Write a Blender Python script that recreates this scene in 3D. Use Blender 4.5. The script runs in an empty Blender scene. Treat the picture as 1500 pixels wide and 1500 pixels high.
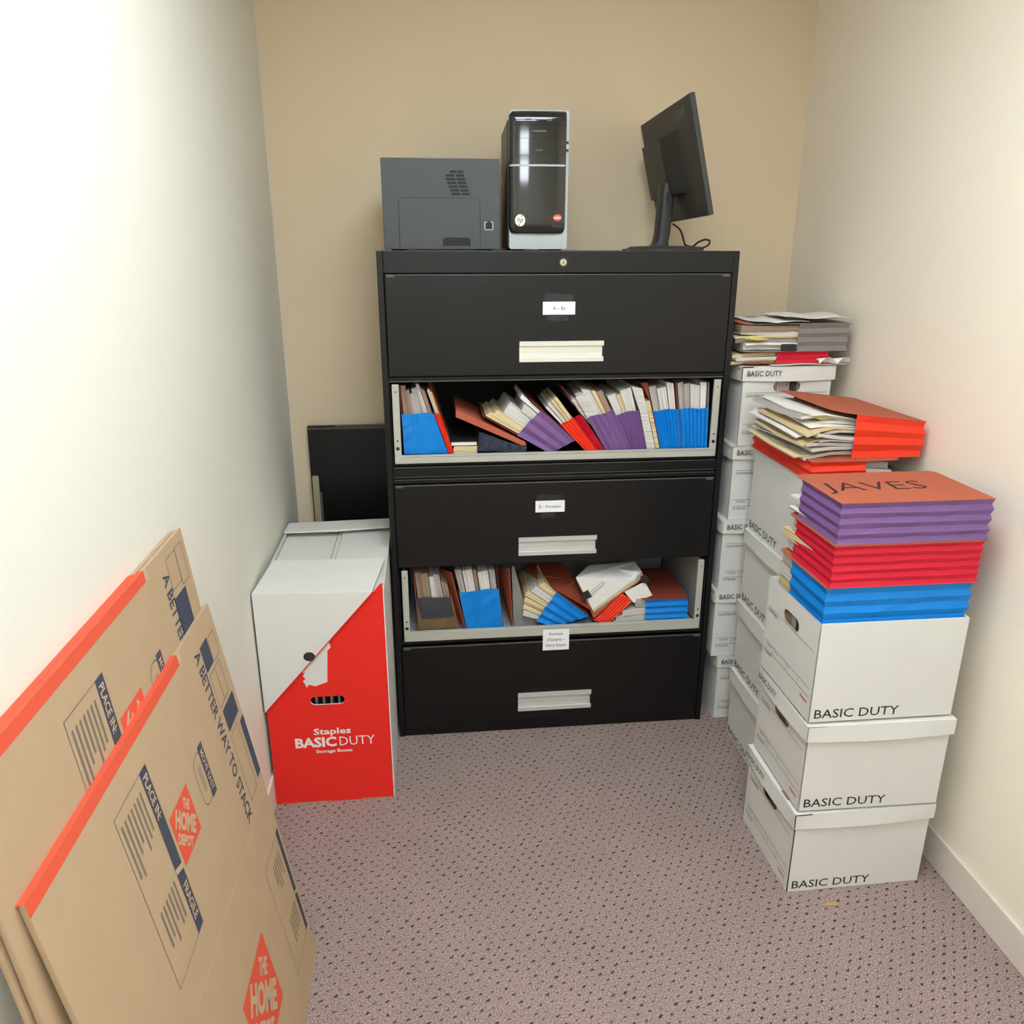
import bpy, math, random
from mathutils import Vector, Matrix
S = bpy.context.scene
COL = S.collection
R = math.radians

# ------------------------------------------------------------------ camera
FPX, PITCH, YAW, ROLL = 1171.2, .3205, -.1033, .0009
CAM = Vector((.1386, -2.4062, 1.6102))
_f0 = Vector((-math.sin(YAW), math.cos(YAW), 0)); _r0 = Vector((math.cos(YAW), math.sin(YAW), 0)); _u0 = Vector((0, 0, 1))
FWD = _f0*math.cos(PITCH) - _u0*math.sin(PITCH); _u1 = _u0*math.cos(PITCH) + _f0*math.sin(PITCH)
RGT = _r0*math.cos(ROLL) + _u1*math.sin(ROLL); UPV = _u1*math.cos(ROLL) - _r0*math.sin(ROLL)
def F(u, v, y=.02):
    """point of the vertical plane at depth y that the survey of the photo gives for (u, v); returns (x, z)"""
    r = FWD + RGT*((u-749.5)/FPX) - UPV*((v-750)/FPX)
    p = CAM + r*((y-CAM.y)/r.y)
    return (p.x, p.z)
cd = bpy.data.cameras.new('camera'); cam = bpy.data.objects.new('camera', cd); COL.objects.link(cam)
cd.sensor_width = 36; cd.lens = 36*FPX/1500; cd.clip_start = .02
M = Matrix((RGT, UPV, -FWD)).transposed().to_4x4(); M.translation = CAM
cam.matrix_world = M; S.camera = cam

# ------------------------------------------------------------------ materials
def lin(c):
    return tuple(((x/255)/12.92 if x/255 <= .04045 else ((x/255+.055)/1.055)**2.4) for x in c)
def mat(name, rgb, rough=.6, metal=0, noise=.06, nscale=30, bump=0, bscale=200, spec=.5, coat=0, emit=None, estr=0, stretch=None):
    m = bpy.data.materials.new(name); m.use_nodes = True
    nt = m.node_tree; N = nt.nodes; L = nt.links; b = N['Principled BSDF']
    c = lin(rgb)
    b.inputs['Roughness'].default_value = rough; b.inputs['Metallic'].default_value = metal
    b.inputs['Specular IOR Level'].default_value = spec; b.inputs['Coat Weight'].default_value = coat
    b.inputs['Coat Roughness'].default_value = .05
    tc = N.new('ShaderNodeTexCoord'); vec = tc.outputs['Object']
    if stretch:
        mp = N.new('ShaderNodeMapping'); mp.inputs['Scale'].default_value = stretch; L.new(vec, mp.inputs[0]); vec = mp.outputs[0]
    n = N.new('ShaderNodeTexNoise'); n.inputs['Scale'].default_value = nscale; n.inputs['Detail'].default_value = 4
    L.new(vec, n.inputs['Vector'])
    mx = N.new('ShaderNodeMix'); mx.data_type = 'RGBA'
    mx.inputs[6].default_value = (*[x*(1-noise) for x in c], 1); mx.inputs[7].default_value = (*[min(1, x*(1+noise)) for x in c], 1)
    L.new(n.outputs['Fac'], mx.inputs[0]); L.new(mx.outputs[2], b.inputs['Base Color'])
    if bump:
        n2 = N.new('ShaderNodeTexNoise'); n2.inputs['Scale'].default_value = bscale; n2.inputs['Detail'].default_value = 3
        L.new(vec, n2.inputs['Vector'])
        bp = N.new('ShaderNodeBump'); bp.inputs['Strength'].default_value = bump; bp.inputs['Distance'].default_value = .002
        L.new(n2.outputs['Fac'], bp.inputs['Height']); L.new(bp.outputs[0], b.inputs['Normal'])
    if emit:
        b.inputs['Emission Color'].default_value = (*lin(emit), 1); b.inputs['Emission Strength'].default_value = estr
    return m
def paper_mat(name, ca, cb, freq=900):
    """edges of a block of sheets: fine lines across the thickness (UV u is metres across the block)"""
    m = bpy.data.materials.new(name); m.use_nodes = True
    nt = m.node_tree; N = nt.nodes; L = nt.links; b = N['Principled BSDF']; b.inputs['Roughness'].default_value = .85
    b.inputs['Specular IOR Level'].default_value = .2
    uv = N.new('ShaderNodeUVMap'); mp = N.new('ShaderNodeMapping'); mp.inputs['Scale'].default_value = (freq, 4, 1)
    L.new(uv.outputs[0], mp.inputs[0])
    n = N.new('ShaderNodeTexNoise'); n.inputs['Scale'].default_value = 1; n.inputs['Detail'].default_value = 3
    L.new(mp.outputs[0], n.inputs['Vector'])
    cr = N.new('ShaderNodeValToRGB'); cr.color_ramp.elements[0].position = .3; cr.color_ramp.elements[1].position = .62
    cr.color_ramp.elements[0].color = (*lin(cb), 1); cr.color_ramp.elements[1].color = (*lin(ca), 1)
    L.new(n.outputs['Fac'], cr.inputs[0]); L.new(cr.outputs[0], b.inputs['Base Color'])
    return m
def carpet_mat():
    m = bpy.data.materials.new('carpet'); m.use_nodes = True
    nt = m.node_tree; N = nt.nodes; L = nt.links; b = N['Principled BSDF']
    b.inputs['Roughness'].default_value = .95; b.inputs['Specular IOR Level'].default_value = .1
    tc = N.new('ShaderNodeTexCoord')
    n0 = N.new('ShaderNodeTexNoise'); n0.inputs['Scale'].default_value = 160; n0.inputs['Detail'].default_value = 2
    L.new(tc.outputs['Object'], n0.inputs['Vector'])
    # wobble the lattice a little
    sub = N.new('ShaderNodeVectorMath'); sub.operation = 'SUBTRACT'; sub.inputs[1].default_value = (.5, .5, .5); L.new(n0.outputs['Color'], sub.inputs[0])
    scl = N.new('ShaderNodeVectorMath'); scl.operation = 'SCALE'; scl.inputs['Scale'].default_value = .007; L.new(sub.outputs[0], scl.inputs[0])
    add = N.new('ShaderNodeVectorMath'); add.operation = 'ADD'; L.new(tc.outputs['Object'], add.inputs[0]); L.new(scl.outputs[0], add.inputs[1])
    a = (.0295, .0045); bb = (.0140, .0215); det = a[0]*bb[1]-a[1]*bb[0]
    outs = []
    for w in ((bb[1]/det, -bb[0]/det, 0), (-a[1]/det, a[0]/det, 0)):
        d = N.new('ShaderNodeVectorMath'); d.operation = 'DOT_PRODUCT'; d.inputs[1].default_value = w; L.new(add.outputs[0], d.inputs[0]); outs.append(d.outputs['Value'])
    cb = N.new('ShaderNodeCombineXYZ'); L.new(outs[0], cb.inputs[0]); L.new(outs[1], cb.inputs[1])
    v = N.new('ShaderNodeTexVoronoi'); v.voronoi_dimensions = '2D'; v.inputs['Scale'].default_value = 1; v.inputs['Randomness'].default_value = .22
    L.new(cb.outputs[0], v.inputs['Vector'])
    sep = N.new('ShaderNodeSeparateColor'); L.new(v.outputs['Color'], sep.inputs[0])
    thr = N.new('ShaderNodeMapRange'); thr.inputs['To Min'].default_value = .09; thr.inputs['To Max'].default_value = .20; L.new(sep.outputs[0], thr.inputs['Value'])
    lt = N.new('ShaderNodeMath'); lt.operation = 'DIVIDE'; L.new(v.outputs['Distance'], lt.inputs[0]); L.new(thr.outputs[0], lt.inputs[1])
    dot = N.new('ShaderNodeMapRange'); dot.inputs['From Min'].default_value = .55; dot.inputs['From Max'].default_value = 1.1
    dot.inputs['To Min'].default_value = .92; dot.inputs['To Max'].default_value = 0; L.new(lt.outputs[0], dot.inputs['Value'])
    n1 = N.new('ShaderNodeTexNoise'); n1.inputs['Scale'].default_value = 260; n1.inputs['Detail'].default_value = 5; n1.inputs['Roughness'].default_value = .75
    L.new(tc.outputs['Object'], n1.inputs['Vector'])
    cr = N.new('ShaderNodeValToRGB'); e = cr.color_ramp.elements
    e[0].position = .38; e[0].color = (*lin((112, 95, 90)), 1); e[1].position = .66; e[1].color = (*lin((204, 184, 174)), 1)
    x = e.new(.5); x.color = (*lin((160, 140, 133)), 1)
    L.new(n1.outputs['Fac'], cr.inputs[0])
    n2 = N.new('ShaderNodeTexNoise'); n2.inputs['Scale'].default_value = 5; L.new(tc.outputs['Object'], n2.inputs['Vector'])
    mx0 = N.new('ShaderNodeMix'); mx0.data_type = 'RGBA'; mx0.blend_type = 'MULTIPLY'; mx0.inputs[0].default_value = .35
    cr2 = N.new('ShaderNodeValToRGB'); cr2.color_ramp.elements[0].position = .35; cr2.color_ramp.elements[1].position = .65
    cr2.color_ramp.elements[0].color = (.82, .80, .76, 1); cr2.color_ramp.elements[1].color = (1, .95, .95, 1)
    L.new(n2.outputs['Fac'], cr2.inputs[0]); L.new(cr.outputs[0], mx0.inputs[6]); L.new(cr2.outputs[0], mx0.inputs[7])
    mx = N.new('ShaderNodeMix'); mx.data_type = 'RGBA'; mx.inputs[7].default_value = (*lin((50, 34, 38)), 1)
    L.new(dot.outputs[0], mx.inputs[0]); L.new(mx0.outputs[2], mx.inputs[6]); L.new(mx.outputs[2], b.inputs['Base Color'])
    bp = N.new('ShaderNodeBump'); bp.inputs['Strength'].default_value = .6; bp.inputs['Distance'].default_value = .003
    L.new(n1.outputs['Fac'], bp.inputs['Height']); L.new(bp.outputs[0], b.inputs['Normal'])
    return m

MT = dict(
    wall=mat('wall_cream_paint', (232, 229, 214), .8, noise=.015, nscale=3, bump=.15, bscale=260, spec=.2),
    wallr=mat('wall_warm_cream_paint', (248, 237, 216), .8, noise=.015, nscale=3, bump=.15, bscale=260, spec=.2),
    wallb=mat('wall_beige_paint', (228, 208, 175), .8, noise=.015, nscale=3, bump=.15, bscale=260, spec=.2),
    ceil=mat('ceiling_white', (236, 234, 226), .9, noise=.03, nscale=60),
    base=mat('baseboard_paint', (226, 214, 200), .5, noise=.02),
    carpet=carpet_mat(),
    black=mat('black_painted_steel', (8, 7, 7), .40, noise=.08, nscale=6, bump=.05, bscale=700, spec=.42),
    edge=mat('worn_lit_steel_edge', (92, 90, 86), .4, noise=.2, nscale=90),  # paler steel, also used to paint highlights on drawer and panel lips
    dark=mat('dark_interior', (22, 21, 20), .7),
    tray=mat('pale_grey_enamel', (186, 184, 170), .45, noise=.03),
    trayin=mat('grey_enamel_inside', (170, 170, 166), .6, noise=.03),
    cream=mat('cream_handle', (226, 222, 204), .45, noise=.03),
    silver=mat('grey_handle', (196, 194, 186), .4, noise=.03),
    white_card=mat('white_card', (243, 243, 240), .7, noise=.01),
    ink=mat('black_ink', (40, 38, 38), .7),
    inkgrey=mat('grey_ink', (92, 88, 84), .7),
    tape=mat('clear_tape_on_black', (44, 43, 46), .18, noise=.3, nscale=120),
    chrome=mat('chrome_lock', (205, 200, 188), .2, metal=1),
    printer=mat('dark_grey_plastic', (70, 73, 74), .55, noise=.03, bump=.1, bscale=900),
    printer_dk=mat('vent_shadow_plastic', (30, 32, 33), .7),
    gloss=mat('glossy_black_plastic', (26, 26, 26), .06, noise=.02, spec=.6, coat=.3),
    silverp=mat('silver_plastic', (176, 184, 182), .35, noise=.03),
    case=mat('black_case_metal', (48, 47, 45), .4),
    mon=mat('monitor_black_plastic', (52, 51, 48), .5, noise=.04, bump=.1, bscale=1200),
    logo_red=mat('sticker_red', (214, 84, 72), .5, noise=.02),
    logo_white=mat('badge_cream', (240, 238, 222), .35, noise=.02),
    carton=mat('white_corrugated_board', (222, 220, 212), .8, noise=.025, nscale=14, bump=.08, bscale=120, spec=.2),
    cardedge=mat('brown_board_edge', (168, 138, 98), .9, noise=.15, nscale=200),
    red=mat('red_printed_board', (236, 46, 36), .6, noise=.04, nscale=20, spec=.25),
    redink=mat('red_ink', (205, 60, 70), .7),
    whiteink=mat('white_ink', (240, 232, 226), .7, noise=.02),
    kraft=mat('kraft_board', (186, 160, 127), .85, noise=.05, nscale=16, bump=.1, bscale=150, spec=.15, stretch=(1, 1, 1)),
    kraftlt=mat('kraft_unprinted', (194, 167, 134), .85, noise=.05, nscale=90),
    orange=mat('orange_print', (224, 92, 66), .8, noise=.06, nscale=60, spec=.15),
    navyink=mat('navy_print', (74, 78, 90), .8, noise=.10, nscale=150, spec=.15),
    blue=mat('blue_tyvek', (0, 128, 212), .5, noise=.10, nscale=18, bump=.35, bscale=55, spec=.35),
    orng=mat('orange_red_tyvek', (240, 62, 36), .5, noise=.08, nscale=18, bump=.35, bscale=55, spec=.3),
    crim=mat('crimson_tyvek', (206, 26, 52), .5, noise=.08, nscale=18, bump=.35, bscale=55, spec=.3),
    purp=mat('purple_tyvek', (122, 88, 140), .5, noise=.10, nscale=18, bump=.35, bscale=55, spec=.35),
    navy=mat('navy_tyvek', (44, 50, 66), .55, noise=.10, nscale=18, bump=.3, bscale=55),
    greyt=mat('grey_tyvek', (128, 122, 116), .55, noise=.08, nscale=18, bump=.35, bscale=55),
    brown=mat('battered_brown_paper', (112, 90, 60), .5, noise=.45, nscale=26, bump=.6, bscale=40),
    char=mat('charcoal_cloth_tape', (58, 56, 62), .7, noise=.12, nscale=40),
    terra=mat('terracotta_pressboard', (182, 98, 72), .75, noise=.07, nscale=120, spec=.2),
    terral=mat('brown_red_pressboard', (140, 66, 46), .75, noise=.07, nscale=120, spec=.2),
    paper=paper_mat('white_paper_edges', (232, 228, 218), (165, 158, 148)),
    paperg=paper_mat('grey_paper_edges', (196, 190, 182), (120, 112, 106)),
    manila=paper_mat('manila_edges', (236, 218, 172), (176, 150, 104), 500),
    brownp=paper_mat('brown_file_edges', (176, 150, 126), (104, 82, 66), 700),
    sheet=mat('loose_white_sheet', (236, 232, 224), .8, noise=.02),
    yellow=mat('yellow_note', (236, 220, 108), .7, noise=.03),
    greyf=mat('grey_folder_board', (142, 138, 132), .75, noise=.06, nscale=40),
    wire=mat('clip_wire', (190, 180, 170), .3, metal=1),
    rubber=mat('black_cable', (32, 28, 27), .55),
    lamp=mat('lamp_diffuser', (255, 255, 255), .5, emit=(255, 247, 232), estr=1),
    winlit=mat('daylit_pane', (240, 245, 250), .3, emit=(235, 243, 255), estr=1),
    strip=mat('beige_enamel', (168, 156, 126), .5, noise=.06),
    chip=mat('tan_scrap', (190, 150, 100), .9),
)

# ------------------------------------------------------------------ mesh builder
_txt = {}
def text_tris(s, bold=0.0, shear=0.0):
    k = (s, bold, shear)
    if k in _txt: return _txt[k]
    cu = bpy.data.curves.new('lettering', 'FONT'); cu.body = s; cu.size = 1; cu.resolution_u = 2; cu.offset = bold; cu.shear = shear
    o = bpy.data.objects.new('lettering', cu); COL.objects.link(o)
    dg = bpy.context.evaluated_depsgraph_get(); ev = o.evaluated_get(dg); me = ev.to_mesh()
    vs = [(v.co.x, v.co.y) for v in me.vertices]; fs = [tuple(p.vertices) for p in me.polygons]
    ev.to_mesh_clear(); bpy.data.objects.remove(o); bpy.data.curves.remove(cu)
    if not vs: vs = [(0, 0)]; fs = []
    _txt[k] = (vs, fs, min(v[0] for v in vs), max(v[0] for v in vs)); return _txt[k]

class MB:
    def __init__(s): s.v = []; s.f = []; s.m = []; s.uv = []
    def face(s, pts, mi=0, uv=None):
        i = len(s.v); s.v += [tuple(p) for p in pts]; s.f.append(tuple(range(i, i+len(pts)))); s.m.append(mi)
        s.uv.append(uv or [(0, 0)]*len(pts))
    def box(s, x0, x1, y0, y1, z0, z1, mi=0, faces=None):
        P = [(x0,y0,z0),(x1,y0,z0),(x1,y1,z0),(x0,y1,z0),(x0,y0,z1),(x1,y0,z1),(x1,y1,z1),(x0,y1,z1)]
        i = len(s.v); s.v += P
        for nm, q in (('d',(0,3,2,1)),('u',(4,5,6,7)),('f',(0,1,5,4)),('r',(1,2,6,5)),('b',(2,3,7,6)),('l',(3,0,4,7))):
            mm = mi if not faces or nm not in faces else faces[nm]
            s.f.append(tuple(i+k for k in q)); s.m.append(mm)
            # u runs across the smaller visible side
            s.uv.append([(P[k][0] + P[k][2]*0, P[k][2]) for k in q])
    def prism(s, pts, vec, mi=0, fi=None, uv=None):
        """closed outline pts (3D) swept along vec"""
        n = len(pts); a = [Vector(p) for p in pts]; vec = Vector(vec); b = [p+vec for p in a]
        u = uv or [(0, 0)]*n
        s.face(a, mi if fi is None else fi, u); s.face(list(reversed(b)), mi, list(reversed(u)))
        for k in range(n):
            j = (k+1) % n; s.face([a[j], a[k], b[k], b[j]], mi, [u[j], u[k], u[k], u[j]])
    def tube(s, path, r, n=8, mi=0, cap=True):
        P = [Vector(p) for p in path]; rings = []; up = Vector((0, 0, 1))
        for i, p in enumerate(P):
            t = (P[min(i+1, len(P)-1)] - P[max(i-1, 0)]).normalized()
            a = t.cross(up) if abs(t.dot(up)) < .95 else t.cross(Vector((1, 0, 0)))
            a.normalize(); b = t.cross(a); rr = r[i] if isinstance(r, (list, tuple)) else r
            rings.append([p + a*(rr*math.cos(2*math.pi*k/n)) + b*(rr*math.sin(2*math.pi*k/n)) for k in range(n)])
        for i in range(len(rings)-1):
            for k in range(n):
                j = (k+1) % n; s.face([rings[i][k], rings[i][j], rings[i+1][j], rings[i+1][k]], mi)
        if cap: s.face(list(reversed(rings[0])), mi); s.face(rings[-1], mi)
    def grid(s, fn, nu, nv, mi=0, uvfn=None):
        i0 = len(s.v)
        for j in range(nv+1):
            for i in range(nu+1): s.v.append(tuple(fn(i/nu, j/nv)))
        for j in range(nv):
            for i in range(nu):
                a = i0 + j*(nu+1)+i
                s.f.append((a, a+1, a+nu+2, a+nu+1)); s.m.append(mi); s.uv.append([(0, 0)]*4)
    def text(s, t, o, ax, ay, cap, mi, w=None, bold=0., shear=0., center=False):
        """flat letters: o = lower-left, ax/ay = unit directions, cap = capital height, w = total width"""
        vs, fs, x0, x1 = text_tris(t, bold, shear)
        sc = cap/.70; sx = sc if w is None else w/max(1e-6, x1-x0)
        o = Vector(o); ax = Vector(ax); ay = Vector(ay); dx = -(x0+x1)/2*sx if center else -x0*sx
        i = len(s.v); s.v += [tuple(o + ax*(x*sx+dx) + ay*(y*sc)) for x, y in vs]
        for f in fs: s.f.append(tuple(i+k for k in f)); s.m.append(mi); s.uv.append([(0, 0)]*len(f))
    def build(s, name, mats, parent=None, bevel=0, smooth=False, off=None, seg=2):
        me = bpy.data.meshes.new(name)
        off = Vector(off) if off else Vector((0, 0, 0))
        me.from_pydata([tuple(Vector(p)-off) for p in s.v], [], s.f)
        for m in (mats if isinstance(mats, (list, tuple)) else [mats]): me.materials.append(MT[m] if isinstance(m, str) else m)
        me.polygons.foreach_set('material_index', s.m)
        ul = me.uv_layers.new(name='UVMap'); flat = [c for f in s.uv for q in f for c in q]; ul.data.foreach_set('uv', flat)
        if smooth: me.polygons.foreach_set('use_smooth', [True]*len(me.polygons))
        me.update(); o = bpy.data.objects.new(name, me); COL.objects.link(o)
        if parent: o.parent = parent
        if bevel:
            b = o.modifiers.new('bevel', 'BEVEL'); b.width = bevel; b.segments = seg; b.limit_method = 'ANGLE'; b.angle_limit = R(40)
        return o
def welded(o, dist=1e-5):
    """merge coincident corners so that bevels run round the edges"""
    import bmesh
    bm = bmesh.new(); bm.from_mesh(o.data); bmesh.ops.remove_doubles(bm, verts=bm.verts, dist=dist); bm.to_mesh(o.data); bm.free(); return o
def thing(name, label, cat, loc=(0, 0, 0), rotz=0, group=None):
    o = bpy.data.objects.new(name, None); COL.objects.link(o); o.empty_display_size = .1
    o.location = loc; o.rotation_euler = (0, 0, rotz); o['label'] = label; o['category'] = cat
    if group: o['group'] = group
    return o
def tag(o, label, cat, group=None):
    o['label'] = label; o['category'] = cat
    if group: o['group'] = group
    return o
def struct(o): o['kind'] = 'structure'; return o
def dup(src, parent=None):
    c = src.copy(); COL.objects.link(c)
    if parent: c.parent = parent
    return c

# ------------------------------------------------------------------ room
XL, XR, YB, YF, ZC = -.372, 1.475, .55, -4.3, 2.6
def sbox(name, m, *a):
    b = MB(); b.box(*a); return struct(b.build(name, m))
sbox('floor', 'carpet', XL-.1, XR+.1, YF-.1, YB+.1, -.1, 0)
sbox('ceiling', 'ceil', XL-.1, XR+.1, YF-.1, YB+.1, ZC, ZC+.1)
sbox('wall_back', 'wallb', XL-.1, XR+.1, YB, YB+.1, 0, ZC)
sbox('wall_left', 'wall', XL-.1, XL, YF, YB, 0, ZC)
sbox('wall_right', 'wallr', XR, XR+.1, YF, YB, 0, ZC)
# rear wall with a window
wx0, wx1, wz0, wz1 = .0, .40, 2.06, 2.5
b = MB()
b.box(XL-.1, wx0, YF-.1, YF, 0, ZC); b.box(wx1, XR+.1, YF-.1, YF, 0, ZC); b.box(wx0, wx1, YF-.1, YF, 0, wz0); b.box(wx0, wx1, YF-.1, YF, wz1, ZC)
struct(b.build('wall_front', 'wall'))
b = MB(); b.box(wx0, wx1, YF-.06, YF-.05, wz0, wz1); win = struct(b.build('window_1', 'winlit'))
b = MB()
b.box(wx0, wx0+.04, YF-.05, YF+.01, wz0, wz1); b.box(wx1-.04, wx1, YF-.05, YF+.01, wz0, wz1)
b.box(wx0, wx1, YF-.05, YF+.01, wz0, wz0+.04); b.box(wx0, wx1, YF-.05, YF+.01, wz1-.04, wz1); b.box(wx0, wx1, YF-.05, YF+.005, (wz0+wz1)/2-.02, (wz0+wz1)/2+.02)
o = b.build('window_frame', 'base', win)
def board(name, *a):
    b = MB(); b.box(*a); struct(b.build(name, 'base', bevel=.003))
board('baseboard_left', XL, XL+.009, YF, YB, 0, .1)
board('baseboard_back', XL+.009, XR-.009, YB-.009, YB, 0, .1)
board('baseboard_right', XR-.009, XR, YF, YB, 0, .1)

b = MB(); b.box(XL, XL+.004, YB-.004, YB, .1, ZC); struct(b.build('trim_1', 'base'))

def ceiling_light(x, y, strength, label):
    t = thing('ceiling_light', label, 'light', (x, y, ZC-.03))
    b = MB(); w, d = .30, .60
    for a in ((-w-.03, -w, -d-.03, d+.03), (w, w+.03, -d-.03, d+.03), (-w, w, -d-.03, -d), (-w, w, d, d+.03)): b.box(*a, -.012, .03)
    b.build('frame', 'ceil', t)
    b = MB(); b.box(-w, w, -d, d, .0, .006)
    m = mat('lamp_diffuser_lit', (255, 255, 255), .5, emit=(231, 242, 255), estr=strength)
    b.build('diffuser', m, t)
LIGHT_A, LIGHT_B, WINDOW = 15.5, 15.5, 16.0
ceiling_light(.44, -1.40, LIGHT_A, 'recessed fluorescent ceiling light above the filing cabinet end')
ceiling_light(.30, -3.2, LIGHT_B, 'recessed fluorescent ceiling light over the rear of the room')
MT['winlit'].node_tree.nodes['Principled BSDF'].inputs['Emission Strength'].default_value = WINDOW
w = bpy.data.worlds.new('world'); S.world = w; w.use_nodes = True
w.node_tree.nodes['Background'].inputs[0].default_value = (.8, .85, 1, 1); w.node_tree.nodes['Background'].inputs[1].default_value = .3

# ------------------------------------------------------------------ filing cabinet
CW, CH, CD = 1.067, 1.5985, .47
cab = thing('filing_cabinet', 'tall black five-drawer lateral filing cabinet with two drawers standing open', 'filing cabinet')
b = MB()
b.box(0, .018, 0, CD, 0, CH); b.box(CW-.018, CW, 0, CD, 0, CH)
b.box(.018, CW-.018, 0, CD, 1.537, CH); b.box(.018, CW-.018, CD-.012, CD, 0, 1.537, 1)
b.box(.018, CW-.018, .004, CD-.012, 0, .048)
b.box(.018, CW-.018, .006, CD-.012, 1.2265, 1.240, 0)
b.box(.018, CW-.018, .012, CD-.012, .9635, .9715, 1)
b.box(.018, CW-.018, .002, .03, .931, .962); b.box(.018, CW-.018, .010, .03, .922, .931); b.box(.018, CW-.018, .004, .03, .908, .922)
b.box(.018, CW-.018, .03, CD-.012, .906, .93, 1)
b.box(.018, CW-.018, .012, CD-.012, .624, .630, 1)
b.box(.018, CW-.018, .012, CD-.012, .347, .362, 1)
for x0, x1 in ((.018, .022), (CW-.022, CW-.018)): b.box(x0, x1, .01, CD-.012, .05, 1.537, 1)
carc = b.build('carcass', ['black', 'dark'], cab, bevel=.0025)
# thin pale edges: some wear, mostly light catching the lips, put into the colour
b = MB()
rng = random.Random(4)
b.box(.004, CW-.004, -.0006, .003, CH-.0005, CH+.0006)
b.box(.020, CW-.020, -.0004, .004, 1.2262, 1.2285)
b.box(.022, CW-.024, .0014, .004, .9612, .9624); b.box(.022, CW-.024, .0014, .004, .9302, .9314); b.box(.022, CW-.024, .0034, .006, .9206, .9218)
b.build('worn_lit_edge', 'edge', cab)
b = MB(); b.tube([(.536, .002, 1.567), (.536, -.005, 1.567)], .0175, 24); ring = b.build('lock', 'ink', cab)
b = MB(); b.tube([(.536, -.004, 1.567), (.536, -.009, 1.567)], .0098, 20); b.box(.535, .537, -.0096, -.0088, 1.561, 1.572, 1); b.build('lock_cylinder', ['chrome', 'ink'], ring)

def drawer_front(z0, z1, hz0, hz1, hm, x0=.0205, x1=CW-.0215):
    b = MB(); b.box(x0, x1, -.006, .011, z0, z1)
    d = b.build('drawer_front', 'black', cab, bevel=.003)
    e = MB(); e.box(x0+.004, x1-.004, -.0066, -.002, z1-.0016, z1+.0005)  # pale strip is a highlight painted along the top lip
    for xx in (x0+.006, x1-.03): e.box(xx, xx+.022, -.0070, -.0055, z1-.008+rng.random()*.003, z1-.002)
    e.build('worn_lit_edge', 'edge', d)
    h = hz1-hz0; hx0, hx1 = .409, .664
    prof = [(-.006, hz0), (-.0105, hz0), (-.0105, hz0+h*.20), (-.0085, hz0+h*.24), (-.0068, hz0+h*.42), (-.0068, hz0+h*.74), (-.0115, hz1-h*.22), (-.0115, hz1), (-.006, hz1)]
    b = MB(); b.prism([(hx0, y, z) for y, z in prof], (hx1-hx0, 0, 0))
    ha = b.build('handle', hm, d, bevel=.0008)
    b = MB(); b.box(hx1-.004, hx1+.0006, -.0104, -.0066, hz0+h*.24, hz1-h*.24); b.build('handle_end', 'printer_dk', ha)
    return d
d1 = drawer_front(1.2425, 1.534, 1.282, 1.3425, 'cream')
d3 = drawer_front(.632, .9055, .660, .7215, 'silver')
d5 = drawer_front(.050, .3445, .082, .1515, 'silver')
def card(parent, quad, lines, y, cap, tape=None):
    """quad: x0,x1,z0,z1"""
    x0, x1, z0, z1 = quad; b = MB(); b.box(x0, x1, y-.0008, y, z0, z1)
    n = len(lines); pitch = (z1-z0)/(n+.9)
    for i, (t, w) in enumerate(lines):
        zc = z1 - (z1-z0)*(.5 if n == 1 else (.22+.27*i)) - cap*.5
        b.text(t, ((x0+x1)/2, y-.0011, zc), (1, 0, 0), (0, 0, 1), cap, 1, w=w, center=True, bold=.004)
    c = b.build('label_card', ['white_card', 'ink'], parent)
    if tape:
        for q in tape:
            t = MB(); t.face([(q[0], y+.0002, q[2]), (q[1], y+.0002, q[2]-.001), (q[1]-.004, y+.0002, q[3]), (q[0]+.003, y+.0002, q[3]+.002)]); t.build('tape', 'tape', c)
    return c
card(d1, (.478, .5745, 1.4195, 1.4565), [('A – Bz', .037)], -.0064, .0095, [(.481, .572, 1.456, 1.478), (.488, .556, 1.402, 1.420)])
card(d3, (.4625, .5565, .8055, .8435), [('E – Formato', .070)], -.0064, .0100, [(.466, .552, .842, .862), (.478, .53, .786, .806)])

def tray(z0, z1, xl0, xl1, xr0, xr1, railtop, inside):
    b = MB()
    b.box(xl0, xl1, -.004, .006, z0, z1); b.box(xr0, xr1, -.004, .006, z0, z1)
    b.box(xl0+.004, xr1-.004, -.0055, .006, z0, railtop-.004)
    b.box(xl1-.002, xr0+.002, -.0075, .012, railtop-.004, railtop)
    t = b.build('drawer_tray', 'tray', cab, bevel=.002)
    b = MB()
    b.box(xl0+.012, xr1-.012, .012, CD-.03, z0+.006, z0+.010)
    b.box(xl0+.004, xl0+.007, .006, CD-.03, z0+.01, z1-.004); b.box(xr1-.007, xr1-.004, .006, CD-.03, z0+.01, z1-.004)
    b.box(xl0+.012, xr1-.012, CD-.033, CD-.03, z0+.01, z1-.05)
    b.build('tray_liner', inside, t)
    for cx in ((xl0+xl1)/2, (xr0+xr1)/2):
        for zz, r in ((z1-.022, .0022), (z0+.072, .0028), (z0+.048, .0058)):
            b = MB(); b.tube([(cx, -.0038, zz), (cx, -.0046, zz)], r, 14); b.build('rivet', 'ink', t)
    return t
t2 = tray(.9755, 1.2195, .0265, .0475, 1.0195, 1.0405, 1.0005, 'dark')
t4 = tray(.3665, .6185, .0300, .0500, 1.0140, 1.0345, .3985, 'trayin')
card(t4, (.4920, .5815, .3130, .3905), [('Formato', .047), ('(Tscripts) –', .060), ('Harry Estate', .068)], -.0085, .0098)

# ------------------------------------------------------------------ things on the cabinet
ZT = CH + .0008
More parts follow.
